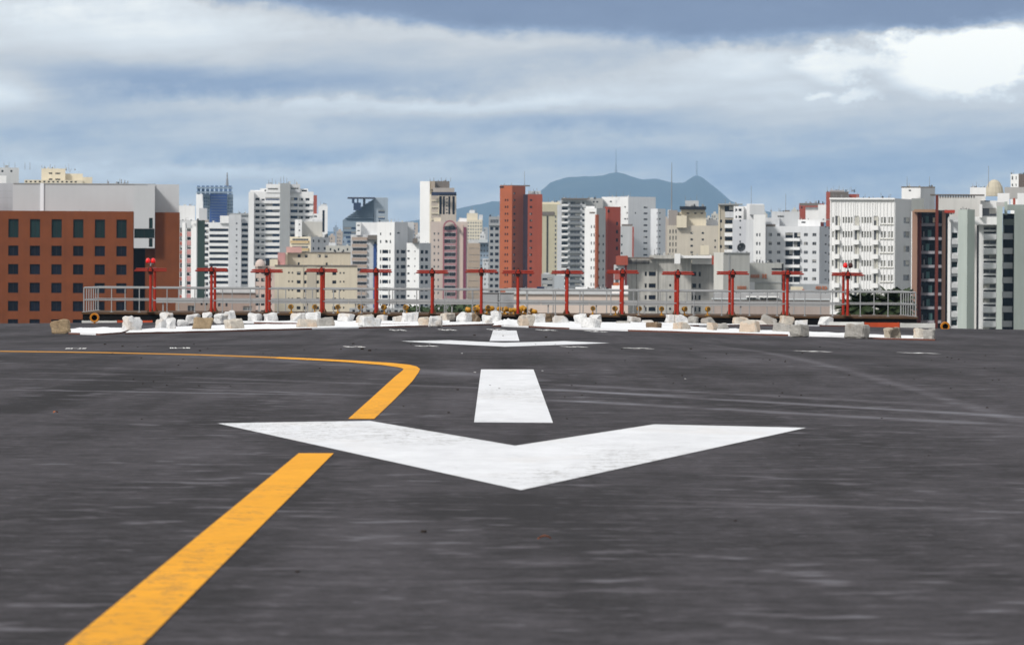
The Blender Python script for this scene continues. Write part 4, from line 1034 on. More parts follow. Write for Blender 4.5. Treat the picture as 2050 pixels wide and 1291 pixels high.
# ---- white stepped block
b = Bld('apartment_block', 'white stepped block of four sections with dark window groups, centre left', 'building', 805, 2280)
H_ = [(466,471),(481,487)]; R1_ = rows(500.5,15,7,9)
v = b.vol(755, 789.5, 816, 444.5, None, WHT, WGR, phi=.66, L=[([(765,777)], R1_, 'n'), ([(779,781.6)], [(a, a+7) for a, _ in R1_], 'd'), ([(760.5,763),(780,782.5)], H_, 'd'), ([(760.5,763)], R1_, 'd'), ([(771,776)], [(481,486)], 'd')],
          R=[([(794,799)], R1_, 'n'), ([(802.5,812)], R1_, 'n'), ([(795,800)], [(465,468)], 'd')])  # right face greyer, its shade put into the colour
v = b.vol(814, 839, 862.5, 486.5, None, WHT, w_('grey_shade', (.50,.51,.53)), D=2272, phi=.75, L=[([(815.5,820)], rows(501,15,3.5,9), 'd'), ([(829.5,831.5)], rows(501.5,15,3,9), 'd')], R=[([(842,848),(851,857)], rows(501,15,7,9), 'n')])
b.box(790, 828, 444.5, 487, LGR, D=2290, depth=8); v9 = b.vol(804, 812, None, 447, 486, WGR, D=2286, depth=3, name='stair_tower', L=[([(806,808.5)], [(449,455),(465,471)], 'd')]); b.box(826, 836, 477, 487, DTN, 'roof_hut', 2270); b.clutter(756, 812, 444.5, 6); b.clutter(816, 858, 487, 5, 2274); b.done()
# ---- tan tower with white edge
b = Bld('apartment_tower', 'tall cream tower with a bright white left face and brown top storeys', 'skyscraper', 875, 2700)
v = b.vol(840, 859.5, 880, 363, None, WHT, CRM, phi=.8, R=[([(861.5,865)], rows(397,12.6,3,18), 'g')])
v2 = b.vol(859, 862.5, 913, 389, None, CRM, w_('cream_rose', (.56,.49,.42)), D=2697, phi=1.35, R=[([(878.6,884),(886,890),(897,901),(905,910)], [(393,429)], 'n'), ([(892,896)], rows(397,7,3,5), 'g')])
b.box(859, 899, 363, 380, DTN, 'top_storey', 2702); b.box(862, 870, 363, 379, w_('tan_tower', (.40,.33,.26)), 'top_storey', 2699); b.box(866, 909, 376.5, 387, w_('dusty_terrace', (.40,.36,.33)), 'terrace', 2699); b.box(863, 913, 385, 392, NAV, 'terrace_glazing', 2694, 1); b.box(878, 913, 389, 391, DKW, 'terrace_beam', 2693, .5)
b.balc(v2.R, [(863,877)], rows(400,12.6,2.5,6), .5, CRM); b.face_part(v2.R, 876.5, 878.2, 392, 430, .6, CRM, 'pilaster')
for px in (861,868,884,893,902): b.rod(px, 356, 364, 2704, .12)
b.clutter(860, 898, 363, 5); b.done()
# ---- pink arched tower
b = Bld('apartment_tower', 'cream and pink tower with stacked balconies under a pink arch', 'building', 897, 2400)
v = b.vol(861, 936, None, 444, None, w_('rosy_cream', (.55,.47,.42)), L=[([(868,871),(876,879)], rows(466,13.2,4.5,12), 'g'), ([(889.5,912)], rows(453,13.2,8,13), 'l'), ([(939,941)], rows(466,13,4,10))])
b.balc(v.L, [(889,912.5)], rows(461,13.2,4.8,12), 1.1, LGR, w_('rose_balcony', (.36,.20,.21)))
mb = MB(); n = 14; P_ = []
for k in range(n+1):
    a = math.pi*k/n; P_.append((math.cos(a), math.sin(a)))
cx, rad = 900.5, 13.5; z0p = 455
for k in range(n):
    q = []
    for (kk, rr) in ((k, 1.0), (k+1, 1.0), (k+1, .78), (k, .78)):
        q.append(at(cx+rad*rr*P_[kk][0], z0p-14*rr*P_[kk][1], 2396)-b.o)
    q2 = [p_+Vector((0,2.5,0)) for p_ in q]; mb.face(q); mb.face([q[0], q2[0], q2[1], q[1]]); mb.face([q[3], q[2], q2[2], q2[3]])
mb.build('arch', w_('arch_rose', (.34,.13,.15)), b.root, merge=True)
b.face_part(v.L, 886.5, 889, 455, 640, 1.2, w_('arch_rose', (.34,.13,.15)), 'arch_pillar'); b.face_part(v.L, 912.5, 914.5, 455, 640, 1.2, w_('arch_rose', (.34,.13,.15)), 'arch_pillar'); b.face_part(v.L, 927.5, 933, 455, 640, .5, PUR, 'purple_stripe'); b.face_part(v.L, 922, 927, 450, 640, .4, PPK, 'pilaster')
b.box(919, 934, 437, 448, WHT); b.box(868, 882, 436, 445, CRM); b.clutter(864, 934, 444, 6); b.done()
b = Bld('apartment_tower', 'small hazy cream tower with a stepped pointed top left of the orange tower', 'building', 950, 4600)
v = b.vol(928, 965, None, 440, None, CRM, L=[(cols(931,5,2.6,7), rows(445,6.5,3,12), 'l')]); b.box(934, 956, 427, 441, CRM); b.box(939, 950, 421, 428, WHT); b.box(958, 966, 430, 470, WGR, 'side_wing'); b.rod(945, 414, 422, 4610, .3); b.rod(953, 418, 428, 4610, .3); b.done()
b = Bld('apartment_block', 'flat brownish grey block front beside the purple striped tower', 'building', 948, 2300)
v = b.vol(936, 961, None, 487, None, TNR, L=[([(938,959)], rows(497,13,1.2,11), 'g')]); b.box(940, 958, 480, 488, LGR); b.clutter(938, 958, 487, 3); b.done()
b = Bld('apartment_block', 'bluish grey low block with a light curved roof left of the orange tower', 'building', 968, 3000)
v = b.vol(958, 985, None, 484, None, BLG, L=[(cols(962,6,3,4), rows(490,10,4,10), 'g')]); b.box(938, 976, 480, 486, ROOFW, 'curved_roof', 2995); b.box(967, 984, 520, 524, DKW, 'dark_band', 2990); b.vol(966, 984, None, 518, None, WGR, D=2990, L=[([(969,973),(977,981)], rows(527,10,4,8), 'g')], name='front_wing'); b.done()
b = Bld('apartment_block', 'grey tower with paired dark windows touching the left side of the orange tower', 'building', 989, 2650)
v = b.vol(978, 1002, None, 434, None, w_('mid_grey', (.33,.34,.35)), L=[([(981,987),(991,998)], rows(455,12.7,6,13), 'n'), ([(981,998)], [(440,447)], 'g')]); b.face_part(v.L, 978, 1002, 448, 452, .8, GRY, 'cornice'); b.rod(985, 427, 435, None, .1); b.clutter(980, 1000, 434, 3); b.done()
# ---- orange brick tower
b = Bld('brick_tower', 'tall orange brick tower with a dark vertical slot, near the centre', 'skyscraper', 1030, 2550)
RW = rows(385,13.62,4.5,16)
v = b.vol(1000, 1024.5, 1051, 372, None, ORB, w_('orange_brick_side', (.38,.095,.036), var=.12), phi=.8, L=[([(1010,1012.5),(1014.5,1017)], RW[1:], 'd')], R=[([(1027.5,1031.5)], [(a+.3, b_) for a, b_ in RW], 'd')])
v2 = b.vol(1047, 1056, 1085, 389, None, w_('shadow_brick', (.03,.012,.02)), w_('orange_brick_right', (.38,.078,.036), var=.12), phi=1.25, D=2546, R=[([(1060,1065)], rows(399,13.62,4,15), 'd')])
b.face_part(v.L, 1000, 1008, 373, 376, .2, DKW, 'louvre'); b.box(1001, 1060, 371, 373.2, DTN, 'coping', 2560); b.box(1058, 1082, 383, 390, LGR, 'roof_hut', 2560, 3)
for px, t_ in ((1024,366),(1050,343),(1010,367),(1068,378),(1075,377)): b.rod(px, t_, 392 if px > 1055 else 373, 2558, .12)
b.clutter(1056, 1084, 389, 9, 2549, 6); b.done()
# ---- cream slotted block
b = Bld('apartment_block', 'pale yellow block with one thin dark vertical slot right of the orange tower', 'building', 1103, 2850)
v = b.vol(1078, 1124, None, 409, None, w_('pale_yellow', (.50,.46,.33)), L=[([(1110.5,1113.5)], rows(432,9,5,19), 'g')]); b.face_part(v.L, 1094, 1096.5, 433, 560, .4, DKW, 'dark_slot'); b.face_part(v.L, 1084, 1109, 424, 431, .5, DTN, 'dark_cornice'); b.face_part(v.L, 1115, 1124, 410, 600, .5, WGR, 'pilaster'); b.box(1084, 1120, 405, 410, CRM)
for k in range(3): b.rod(1086+k*12, 396, 406, None, .1)
b.clutter(1085, 1122, 406, 5); b.done()
b = Bld('office_building', 'small grey annex with two dark strips at the foot of the pale yellow block', 'building', 1100, 1900)
b.vol(1084, 1110, None, 549, None, GRY, L=[([(1086,1106)], [(557,561),(569,573)], 'd')]); b.vol(1110, 1130, None, 552, None, w_('pale_bluegrey_panel', (.42,.45,.48)), D=1898); b.box(1088, 1100, 546, 549.5, LGR, 'roof_hut', 1905); b.done()
# ---- grey balcony tower
b = Bld('apartment_tower', 'grey tower densely stacked with dark balconies', 'building', 1148, 2900)
v = b.vol(1122, 1172, None, 399, None, LGR, L=[([(1124,1136)], rows(404,11.6,6,19), 'd'), ([(1141,1161)], rows(404,11.6,6,19), 'g'), ([(1165,1170)], rows(404,11.6,5,19), 'd')])
b.balc(v.L, [(1123,1137)], rows(409,11.6,3.5,17), 1.3, WGR, WHT); b.balc(v.L, [(1139,1163)], rows(409.5,11.6,3.6,17), 1.0, GRY, w_('slate_railing', (.20,.21,.22)))
b.box(1166, 1206, 397, 430, w_('stone_grey', (.40,.40,.39)), 'rear_wing', 2910); b.vol(1172, 1206, None, 397.5, 470, w_('stone_grey', (.40,.40,.39)), D=2905, depth=4, name='rear_wing', L=[([(1186,1190),(1193,1197)], [(403,406)], 'd')]); b.box(1123, 1178, 397, 400, DTN, 'coping', 2898)
for k in range(6): b.rod(1128+k*13, 391, 399, None, .1)
b.clutter(1125, 1200, 398, 10); b.done()
# ---- white and red block
b = Bld('apartment_block', 'white block with an orange corner line and a dark red side wall', 'building', 1205, 2070)
RR = rows(451,16.5,6,11)
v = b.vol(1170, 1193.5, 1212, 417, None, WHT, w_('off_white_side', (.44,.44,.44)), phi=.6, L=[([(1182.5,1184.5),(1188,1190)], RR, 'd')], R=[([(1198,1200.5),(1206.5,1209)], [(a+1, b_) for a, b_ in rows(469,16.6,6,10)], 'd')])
b.face_part(v.L, 1191.8, 1193.4, 430, 640, .3, ORB, 'orange_line'); b.face_part(v.R, 1193.5, 1197, 430, 640, .3, ORB, 'orange_line'); b.face_part(v.L, 1180, 1191, 424.5, 427, .2, DTN, 'louvre')
v = b.vol(1210, 1216, 1242, 414, None, RED, w_('dark_red_render', (.28,.052,.028), var=.15), D=2080, phi=1.3, R=[([(1233,1237)], [(a, a+7) for a in [444+16.6*k for k in range(11)]], 'd'), ([(1216,1220)], [(420,426)], 'd')])
b.box(1172, 1190, 413, 418, WHT, 'roof_hut'); b.clutter(1172, 1210, 417, 4); b.done()
# ---- big white block
b = Bld('apartment_block', 'large plain white block with small slot windows, right of the red side wall', 'building', 1268, 2900)
RW = rows(413.5,11.9,3.2,18)
v = b.vol(1204, 1257, 1312, 394, None, WHT, w_('white_side', (.68,.69,.71), var=.08), phi=.9, L=[([(1220,1224)], [(402,405)], 'd'), ([(1249,1252.5)], rows(413,12,3,1)+rows(437,12,3,1), 'd'), ([(1253.5,1256)], rows(425,12,3,6), 'd')], R=[([(1288,1296)], RW, 'd'), ([(1270.5,1273)], rows(425,12,3,1), 'd')])
b.vol(1302, 1316, 1332, 418, None, w_('white_side', (.68,.69,.71)), D=2892, phi=.6, L=[([(1314,1315.6)], RW[1:])], R=[([(1319,1322)], rows(425,11.9,3,16), 'd')])
v5 = b.vol(1241, 1267, None, 453, None, w_('mid_light_grey', (.50,.51,.52)), D=2885, depth=10, name='front_wing', L=[([(1243,1246)], rows(471,17,4,5), 'd')]); b.face_part(v5.L, 1265.5, 1268.5, 454, 600, .5, RED, 'red_line'); b.box(1244, 1266, 449, 454, DTN, 'roof_hut', 2890)
for k in range(4): b.rod(1220+k*14, 384, 394, None, .1)
b.clutter(1210, 1260, 394, 4); b.done()
# ---- concrete block
b = Bld('concrete_block', 'stained grey concrete block with a few dark loggias, centre right', 'building', 1335, 1500)
R5 = rows(544.5,23.5,8.5,4)
v = b.vol(1256, 1384, None, 517, None, CON, depth=20, L=[([(1291,1295)], R5, 'd'), ([(1299,1313)], R5, 'n'), ([(1340,1344)], [(a+1, a+6) for a, _ in rows(568,23.5,5,3)], 'd')])
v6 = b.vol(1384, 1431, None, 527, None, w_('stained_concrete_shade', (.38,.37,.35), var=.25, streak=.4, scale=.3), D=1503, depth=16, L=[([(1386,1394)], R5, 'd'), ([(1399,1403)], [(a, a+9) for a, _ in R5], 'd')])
b.box(1251, 1308, 515, 519, DTN, 'coping', 1497, 2); b.box(1300, 1348, 511, 518, CON, 'parapet', 1499, 4); b.face_part(v.L, 1274, 1275, 518, 640, .15, DTN, 'downpipe'); b.face_part(v.L, 1313.6, 1316.4, 520, 640, .4, CON, 'pilaster'); b.face_part(v.L, 1257, 1300, 521, 529, .2, w_('soot_streak', (.20,.19,.18), var=.3, streak=.8), 'stained_band')
b.box(1351, 1427, 512, 517, WHT, 'roof_canopy', 1496, 8); b.box(1350, 1362, 508, 528, WHT, 'roof_hut', 1494, 4); b.box(1385, 1426, 516, 529, WHT, 'roof_hut', 1500, 6); b.box(1425, 1430, 512, 530, RED, 'roof_flue', 1495, 2)
v7 = b.vol(1229, 1256, None, 530, None, WGR, D=1497, depth=16, name='side_wing', L=[([(1232,1239),(1243,1249)], rows(537,23.5,9,4), 'g')])
b.box(1233, 1257, 512, 531, REDB, 'red_hut', 1496, 5); b.face_part(v7.L, 1250.5, 1255.5, 514, 640, .5, w_('maroon_edge', (.13,.02,.02)), 'maroon_edge')
for k in range(4): b.face_part(v7.L, 1230, 1250, 548+23.5*k, 560+23.5*k, .1, w_('faded_red', (.36,.12,.10)), 'red_spandrel')
b.clutter(1308, 1350, 511, 9, 1500, 6); b.clutter(1355, 1425, 512, 5, 1500, 3); b.done()
# ---- beige cluster
b = Bld('apartment_block', 'cluster of tan blocks with dark canopied cream hut, below the pointed hill', 'building', 1390, 2600)
v = b.vol(1335, 1440, None, 452, None, w_('sand_grey', (.54,.49,.41)), L=[([(1382,1387),(1404.5,1409)], rows(465,12.8,4,9), 'd'), ([(1340,1342),(1346,1348),(1352,1354)], rows(460,12.8,8,9), 'd'), ([(1430,1433)], rows(480,12.8,4,6), 'd')])
v = b.vol(1356, 1413, None, 425, 455, CRM, D=2604, depth=8, name='upper_storey', L=[([(1374,1379),(1389,1394),(1402,1407)], [(424.5,428.5)], 'd')]); b.box(1360, 1413, 413.5, 420, DKW, 'canopy', 2600, 8); b.box(1362, 1411, 420, 426, CRM, 'upper_storey', 2603, 6); b.box(1371, 1398, 402, 415, LGR, 'roof_hut', 2606)
b.box(1354, 1374, 432, 456, CRM, 'cream_hut', 2598); b.box(1338, 1356, 421, 453, w_('grey_brown_render', (.30,.27,.25)), 'side_block', 2602); b.box(1402, 1419, 491, 510, CRM, 'cream_hut', 2590); b.box(1414, 1442, 440, 453, WGR, 'side_block', 2608)
for k in range(5): b.face_part(v.L, 1357, 1357.1, 430, 431, .1, DKW, 'bracket') if False else None
for px, t_ in ((1372,392),(1395,390),(1383,396),(1345,412)): b.rod(px, t_, 404 if px > 1350 else 422, 2608, .1)
b.clutter(1338, 1438, 440, 14, 2612, 5); b.clutter(1362, 1410, 413, 4); b.done()
# ---- balcony column building
b = Bld('apartment_tower', 'beige tower with rounded white balconies left of the white balcony block', 'building', 1455, 2150)
v = b.vol(1437.5, 1478, None, 409, None, BEI2, L=[([(1451,1466)], rows(440,17,8,9), 'd'), ([(1441,1445)], rows(440,17,6,9), 'd'), ([(1450,1468)], [(413,424)], 'd')])
b.balc(v.L, [(1450,1467)], rows(449,17,7,5), 1.2, WHT, WHT); b.face_part(v.L, 1438, 1440.5, 411, 520, .4, CRM, 'pilaster'); b.box(1437, 1486, 408, 410.5, GRY, 'coping', 2148, 2); b.face_part(v.L, 1451, 1468, 424, 436, .4, WGR, 'parapet')
b.rod(1452, 398, 410, None, .1); b.clutter(1440, 1475, 409, 5); b.done()
# ---- white balcony block
b = Bld('apartment_block', 'wide white block with dark balconies in its middle, left of the finned building', 'building', 1580, 1930)
R6 = rows(467,17.65,6.5,9)
v = b.vol(1532, 1640, 1664, 453, None, w_('cool_white', (.66,.67,.69), var=.08), w_('cool_grey', (.50,.51,.54)), phi=.25, L=[([(1538,1545),(1555,1562)], R6, 'l'), ([(1572,1587),(1589,1602)], rows(466,17.65,11,8), 'd'), ([(1609,1617),(1626,1634)], R6, 'l')], R=[([(1651,1655)], rows(452,17.6,3,9), 'd'), ([(1658.5,1661.5)], rows(453,17.6,5,9), 'd')])
b.balc(v.L, [(1571,1602.5)], rows(477.5,17.65,4.6,7), 1.4, WHT, WHT)
v = b.vol(1508, 1532, None, 430, None, WHT, D=1922, depth=12, L=[([(1513.5,1517),(1519.5,1522)], rows(467,17.65,6.5,5), 'g')], name='stair_tower'); b.vol(1493, 1513, None, 440, None, WGR, D=1928, depth=10, name='side_wing'); b.vol(1466, 1494, None, 440, None, w_('cool_grey2', (.54,.55,.58)), D=1934, depth=10, name='side_wing', L=[([(1480,1483)], rows(440,14,4,7), 'd')])
b.box(1468, 1496, 413, 441, WHT, 'roof_tower', 1950); b.vol(1469, 1488, None, 413, 440, WHT, D=1948, depth=2, name='roof_tower', L=[([(1472,1475),(1478,1484)], [(418,423),(432,437)], 'd')]); b.box(1494, 1528, 408.5, 442, WHT, 'roof_tower', 1946); b.box(1500, 1530, 410, 430, LGR, 'roof_tower', 1940)
b.box(1530, 1560, 436, 454, WGR, 'upper_storey', 1936); b.vol(1544, 1600, None, 424, 454, LGR, D=1940, depth=8, name='upper_storey', L=[([(1556,1569)], [(432,435)], 'd')]); b.box(1570, 1580, 421, 425, DTN, 'roof_hut', 1942); b.vol(1597, 1642, None, 440, 454, WHT, D=1938, depth=8, name='upper_storey', L=[([(1604,1612)], [(444,447)], 'd')]); b.box(1533, 1552, 449, 454, DTN, 'roof_hut', 1929, 1)
for px, t_ in ((1504,372),(1573,388),(1472,404),(1540,428)): b.rod(px, t_, 425, 1945, .09)
b.clutter(1535, 1600, 424, 6, 1945); b.clutter(1600, 1660, 440, 5, 1940); b.done()
b = Bld('brick_tower', 'narrow red brick tower top with a white inset behind the wide white block', 'building', 1630, 2600)
v = b.vol(1599, 1649, None, 408, None, REDB, L=[([(1603,1606)], [(414,418)], 'd')]); b.box(1612, 1640, 415, 445, WHT, 'white_bay', 2592, 4); b.box(1600, 1640, 407, 412, DTN, 'coping', 2590, 2); b.box(1637, 1662, 410, 445, WHT, 'white_bay', 2588, 4); b.clutter(1612, 1650, 408, 8, hmax=6); b.done()
b = Bld('apartment_tower', 'brown grey tower top rising behind the left half of the finned building', 'building', 1685, 2400)
v = b.vol(1653, 1661, 1698, 384, None, REDB, DTN, phi=1.3); b.box(1697, 1719, 389, 402, REDB, 'side_block', 2405); b.box(1660, 1690, 381, 385, GRY, 'roof_hut', 2402)
for k in range(7): b.rod(1656+k*8, 374+(k%3)*2, 385, 2404, .1)
b.clutter(1655, 1715, 384, 12, hmax=5); b.done()
# ---- grey warehouse with dish and sign
b = Bld('warehouse', 'blank grey concrete warehouse with a dish on its roof and faded orange lettering', 'warehouse', 1500, 1400)
M_OLET = w_('faded_orange', (.45,.17,.09), var=.2)
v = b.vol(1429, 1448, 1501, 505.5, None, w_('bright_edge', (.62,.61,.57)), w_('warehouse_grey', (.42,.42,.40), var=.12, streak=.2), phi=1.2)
b.face_part(v.R, 1458.5, 1460.5, 507, 555, .15, GRY, 'downpipe'); b.face_part(v.R, 1448.5, 1501, 505, 507, .3, GRY, 'coping')
v2 = b.vol(1501, 1569, None, 526.5, None, w_('warehouse_grey2', (.40,.405,.385), var=.12, streak=.2), D=1410, depth=12); b.face_part(v2.L, 1565, 1568.5, 528, 590, .2, DKW, 'dark_downpipe'); b.face_part(v2.L, 1510, 1566, 564.5, 566.5, .2, GRY, 'ledge'); b.face_part(v2.L, 1501, 1511, 565, 586, .3, WGR, 'pale_door'); b.face_part(v2.L, 1545, 1566, 537, 540, .2, DKW, 'vent')
v3 = b.vol(1569, 1664, None, 569, None, w_('low_grey_wall', (.34,.36,.38)), D=1412, depth=10); b.box(1583, 1608, 574, 583, CRM, 'roof_tank', 1400, 3); b.box(1606, 1611, 579, 584, ORB, 'roof_tank', 1399, 3)
def letters(face, text, x0, y0, wch, h, name='sign_letters'):
    rs = []
    mb = MB(); GL2 = dict(GL); GL2.update({'a':['011','110','111','110','011'],'b':['110','111','011','111','110'],'c':['111','110','110','011','111']})
    for i, ch in enumerate(text):
        for r, row in enumerate(GL2[ch]):
            for c, k in enumerate(row):
                if k == '1':
                    xa_ = x0+wch*(i+c*.27); xb_ = xa_+wch*.29; ya = y0+h*r/5; yb_ = ya+h/5
                    u0, u1 = b.u(face, xa_), b.u(face, xb_); z1, z0 = b.z(face, ya), b.z(face, yb_)
                    P0 = Vector((face.P.x-b.o.x, face.P.y-b.o.y, 0)); dd = Vector((face.d.x, face.d.y, 0)); nn = Vector((face.d.y, -face.d.x, 0))
                    q = [P0+dd*u0+Vector((0,0,z0-b.o.z)), P0+dd*u1+Vector((0,0,z0-b.o.z)), P0+dd*u1+Vector((0,0,z1-b.o.z)), P0+dd*u0+Vector((0,0,z1-b.o.z))]
                    f_ = [p_+nn*.25 for p_ in q]; mb.face(f_)
                    for e in range(4): mb.face([q[e], q[(e+1)%4], f_[(e+1)%4], f_[e]])
    mb.build(name, M_OLET, b.root, merge=False)
letters(v2.L, 'abcab', 1503, 550, 3.6, 6.5); letters(v2.L, 'bc', 1526, 549, 5.0, 8.5); letters(v.R, 'babca', 1476, 572.5, 3.7, 6.5); letters(v3.L, 'acb', 1633, 573, 4, 6); letters(v3.L, 'cb', 1646, 573, 5.5, 7)      # too blurred in the photo to read: worn strokes only
b.clutter(1505, 1560, 526.5, 14, 1413, 5); b.clutter(1450, 1500, 505.5, 5, 1405, 2)
b.done()
# the big dish on its roof
p = at(1483, 506, 1402); r = empty('satellite_dish', p); tag(r, 'large dark round satellite dish on the blank grey warehouse roof', 'satellite dish')
mb = MB(); mb.tube((0,0,-.3), (-.15,0,.75), .10, .07, 8); mb.tube((.35,0,-.1), (0,0,.5), .05, n=6); mb.build('stand', M_GALV, r)
mb = MB(); mb.lathe((-.1,0,1.45), [(0,-.32),(.5,-.24),(.9,-.03),(1.12,.22),(1.08,.24),(.86,.02),(.48,-.16),(0,-.24)], 20, axis='Y'); d_ = mb.build('reflector', w_('dish_grey', (.07,.075,.08), rough=.5), r, smooth=True); d_.rotation_euler = (.25, 0, .35)
mb = MB(); mb.tube((-.1,-.2,1.4), (-.2,-.75,1.5), .05, n=6); mb.lathe((-.2,-.8,1.5), [(0,.1),(.12,.05),(.12,-.05),(0,-.1)], 8, axis='Y'); mb.build('feed_horn', M_GALV, r)
# ---- low mall roofs behind the railing
b = Bld('low_hall', 'long low grey pink hall with dark slit windows behind the right railing', 'building', 1545, 900)
v = b.vol(1425, 1662, None, 599, None, w_('grey_pink_wall', (.40,.33,.30), var=.12, streak=.15), depth=30); b.vol(1428, 1664, None, 588, 600, w_('grey_roof', (.36,.37,.38)), D=905, depth=24, name='roof')
b.face_part(v.L, 1425, 1662, 598, 601, .3, ROOFW, 'gutter')
for (x0_, x1_) in ((1496,1514),(1522,1529),(1531,1558)): b.face_part(v.L, x0_, x1_, 596.5, 599.5, .9, DKW, 'slit_window'); b.face_part(v.L, x0_-2, x1_+1, 593.5, 596.3, 1.2, WHT, 'white_fascia')
b.clutter(1432, 1655, 588, 26, 908, 2.5); b.done()
b = Bld('low_hall', 'long low cream pink hall with a white sloping roof at the centre', 'building', 1110, 700)
v = b.vol(1022, 1258, None, 589, None, w_('cream_pink_wall', (.62,.52,.46), var=.08, streak=.08), depth=30); b.face_part(v.L, 1022, 1258, 587, 590, .3, LGR, 'gutter')
rf = b.vol(1012, 1240, None, 579.5, 589, w_('pale_roof2', (.45,.48,.50), var=.15), D=712, depth=20, name='roof'); b.box(1225, 1258, 572, 588, WHT, 'white_hut', 705, 6); b.box(1075, 1090, 574, 580, NAV, 'blue_hut', 714, 2); b.box(1228, 1240, 566, 573, ORB, 'orange_hut', 708, 2)
b.clutter(1150, 1218, 579, 26, 714, 4); b.clutter(1030, 1140, 579, 9, 714, 2); b.box(1152, 1176, 575, 580, WHT, 'roof_duct', 713, 2)
b.done()
b = Bld('low_hall', 'pale low wall and roof strip left of the cream pink hall', 'building', 930, 760)
v = b.vol(866, 1030, None, 603, None, LGR, depth=8); b.box(870, 1028, 600, 603.5, ROOFW, 'coping', 759, 2); b.done()

# ---- white finned building
b = Bld('finned_building', 'large white building with close vertical fins and rows of narrow windows, right of centre', 'building', 1730, 1180)
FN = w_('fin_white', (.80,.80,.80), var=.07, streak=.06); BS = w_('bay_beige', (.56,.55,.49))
HR_ = [(435,447),(463.5,476),(492.5,504.5),(521.5,533.5),(550.5,562.5),(579.5,591.5),(608,620)]
c4 = [1686.5,1692.0,1697.5,1703]; c5 = [1724.5,1730,1735.5,1741]; c2 = [1763.5,1769.5]; c3 = [1778,1784]
CW = [(a, a+3.4) for a in [1665.5]+c4+c5+c2+c3]
BAY = [(1671,1681),(1709,1720),(1747.5,1758.5)]
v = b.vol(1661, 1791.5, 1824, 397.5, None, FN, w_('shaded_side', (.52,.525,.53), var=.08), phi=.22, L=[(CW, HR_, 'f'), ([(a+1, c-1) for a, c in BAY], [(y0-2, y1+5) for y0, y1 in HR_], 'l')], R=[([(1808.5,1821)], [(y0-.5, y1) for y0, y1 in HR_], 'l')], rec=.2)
for k, (a, c) in enumerate(BAY):
    for (y0, y1) in HR_: b.face_part(v.L, a+.3, c+1, y1+5.2, y1+14, 1.0, FN, 'balcony'); 
    for (y0, y1) in HR_[:]: b.face_part(v.L, c-4, c-.6, y0-1, y1+5, .25, BS, 'blind_panel')
fx = [1662, 1669.5, 1682.5, 1690.3, 1695.8, 1701.3, 1706.8, 1721.5, 1728.2, 1733.7, 1739.2, 1744.8, 1760, 1767.3, 1774, 1781.9, 1788.3]
for x_ in fx: b.face_part(v.L, x_, x_+1.5, 400, 640, .15, FN, 'fin')
for x_ in [1673, 1677, 1711, 1715, 1750, 1754]: b.face_part(v.L, x_, x_+1.3, 400, 432, .15, FN, 'fin')
b.face_part(v.L, 1661, 1791.4, 396.5, 400, .7, FN, 'cornice'); 
for y0, y1 in HR_: b.face_part(v.L, 1761.5, 1789, y1+2, y1+3, .3, BS, 'sill_band')
b.clutter(1670, 1785, 397.5, 12, 1190, 4)
for k in range(8): b.rod(1668+k*16, 386+(k % 3)*3, 398, 1190, .05)
b.done()
b = Bld('apartment_block', 'white water tower hut rising behind the right end of the finned building', 'building', 1835, 1500)
v = b.vol(1804, 1842, 1871, 375.5, None, WHT, WGR, phi=.5, L=[([(1818,1823)], [(380,383)], 'd')], R=[]); b.box(1803, 1871, 374, 376.5, DTN, 'coping', 1495, 2); b.box(1824, 1849, 397.5, 423, w_('grey_block_wall', (.27,.28,.27)), 'roof_hut', 1440, 4); b.clutter(1806, 1868, 375, 12, 1510, 4)
for px in (1816, 1861): b.rod(px, 354, 376, 1510, .07)
b.done()
# ---- dark balcony tower
b = Bld('dark_glass_tower', 'dark glass balcony tower with brown pillars, right of the finned building', 'building', 1860, 1230)
v = b.vol(1839.5, 1890, None, 421, None, DKW, depth=14, L=[([(1841,1856),(1858,1871),(1879,1884)], [(y_, y_+20) for y_ in [427+27.7*k for k in range(9)]], 'n')], rec=.5)
SLB = w_('slab_grey', (.36,.36,.40))
for k in range(8): y_ = 447.5+27.7*k; b.face_part(v.L, 1841, 1871, y_, y_+5.5, 1.3, SLB, 'balcony'); b.face_part(v.L, 1878.5, 1885, y_, y_+5.5, 1.3, SLB, 'balcony')
for k in range(8):
    y_ = 428+27.7*k; b.face_part(v.L, 1852+(k*5) % 9, 1859+(k*5) % 9, y_+5, y_+19, .4, w_('teal_curtain', (.10,.22,.22)), 'curtain'); b.face_part(v.L, 1845+(k*3) % 5, 1847+(k*3) % 5, y_+8, y_+19, .3, w_('pale_curtain', (.45,.46,.48)), 'curtain')
b.face_part(v.L, 1852, 1858, 437+12, 447.4, .9, CRM, 'blind') ; b.face_part(v.L, 1867, 1871, 436, 446, .9, CRM, 'blind')
b.vol(1825.5, 1836, None, 422, None, TAN, D=1226, depth=6, name='pillar'); b.vol(1836, 1844, None, 424, None, BRN, D=1227, depth=6, name='pillar'); b.vol(1872, 1878, None, 391, None, BRN, D=1222, depth=1.5, name='pillar'); b.vol(1885.5, 1892.5, None, 422, None, TAN, D=1224, depth=10, name='pillar'); b.vol(1892.5, 1900, None, 424, None, DKW, D=1236, depth=6, name='recess_shadow')  # last strip is near black to stand for the shadow there
b.box(1829, 1876, 419.5, 425, w_('tan_frame', (.36,.22,.14)), 'top_beam', 1224, 5); b.box(1890, 1911, 420.5, 426.5, w_('red_roof', (.40,.05,.03)), 'red_awning', 1222, 4); b.clutter(1898, 1912, 428, 5, 1226, 4)
b.done()
b = Bld('white_block', 'white block under a dark pergola canopy with a pale dome behind it', 'building', 1930, 1330)
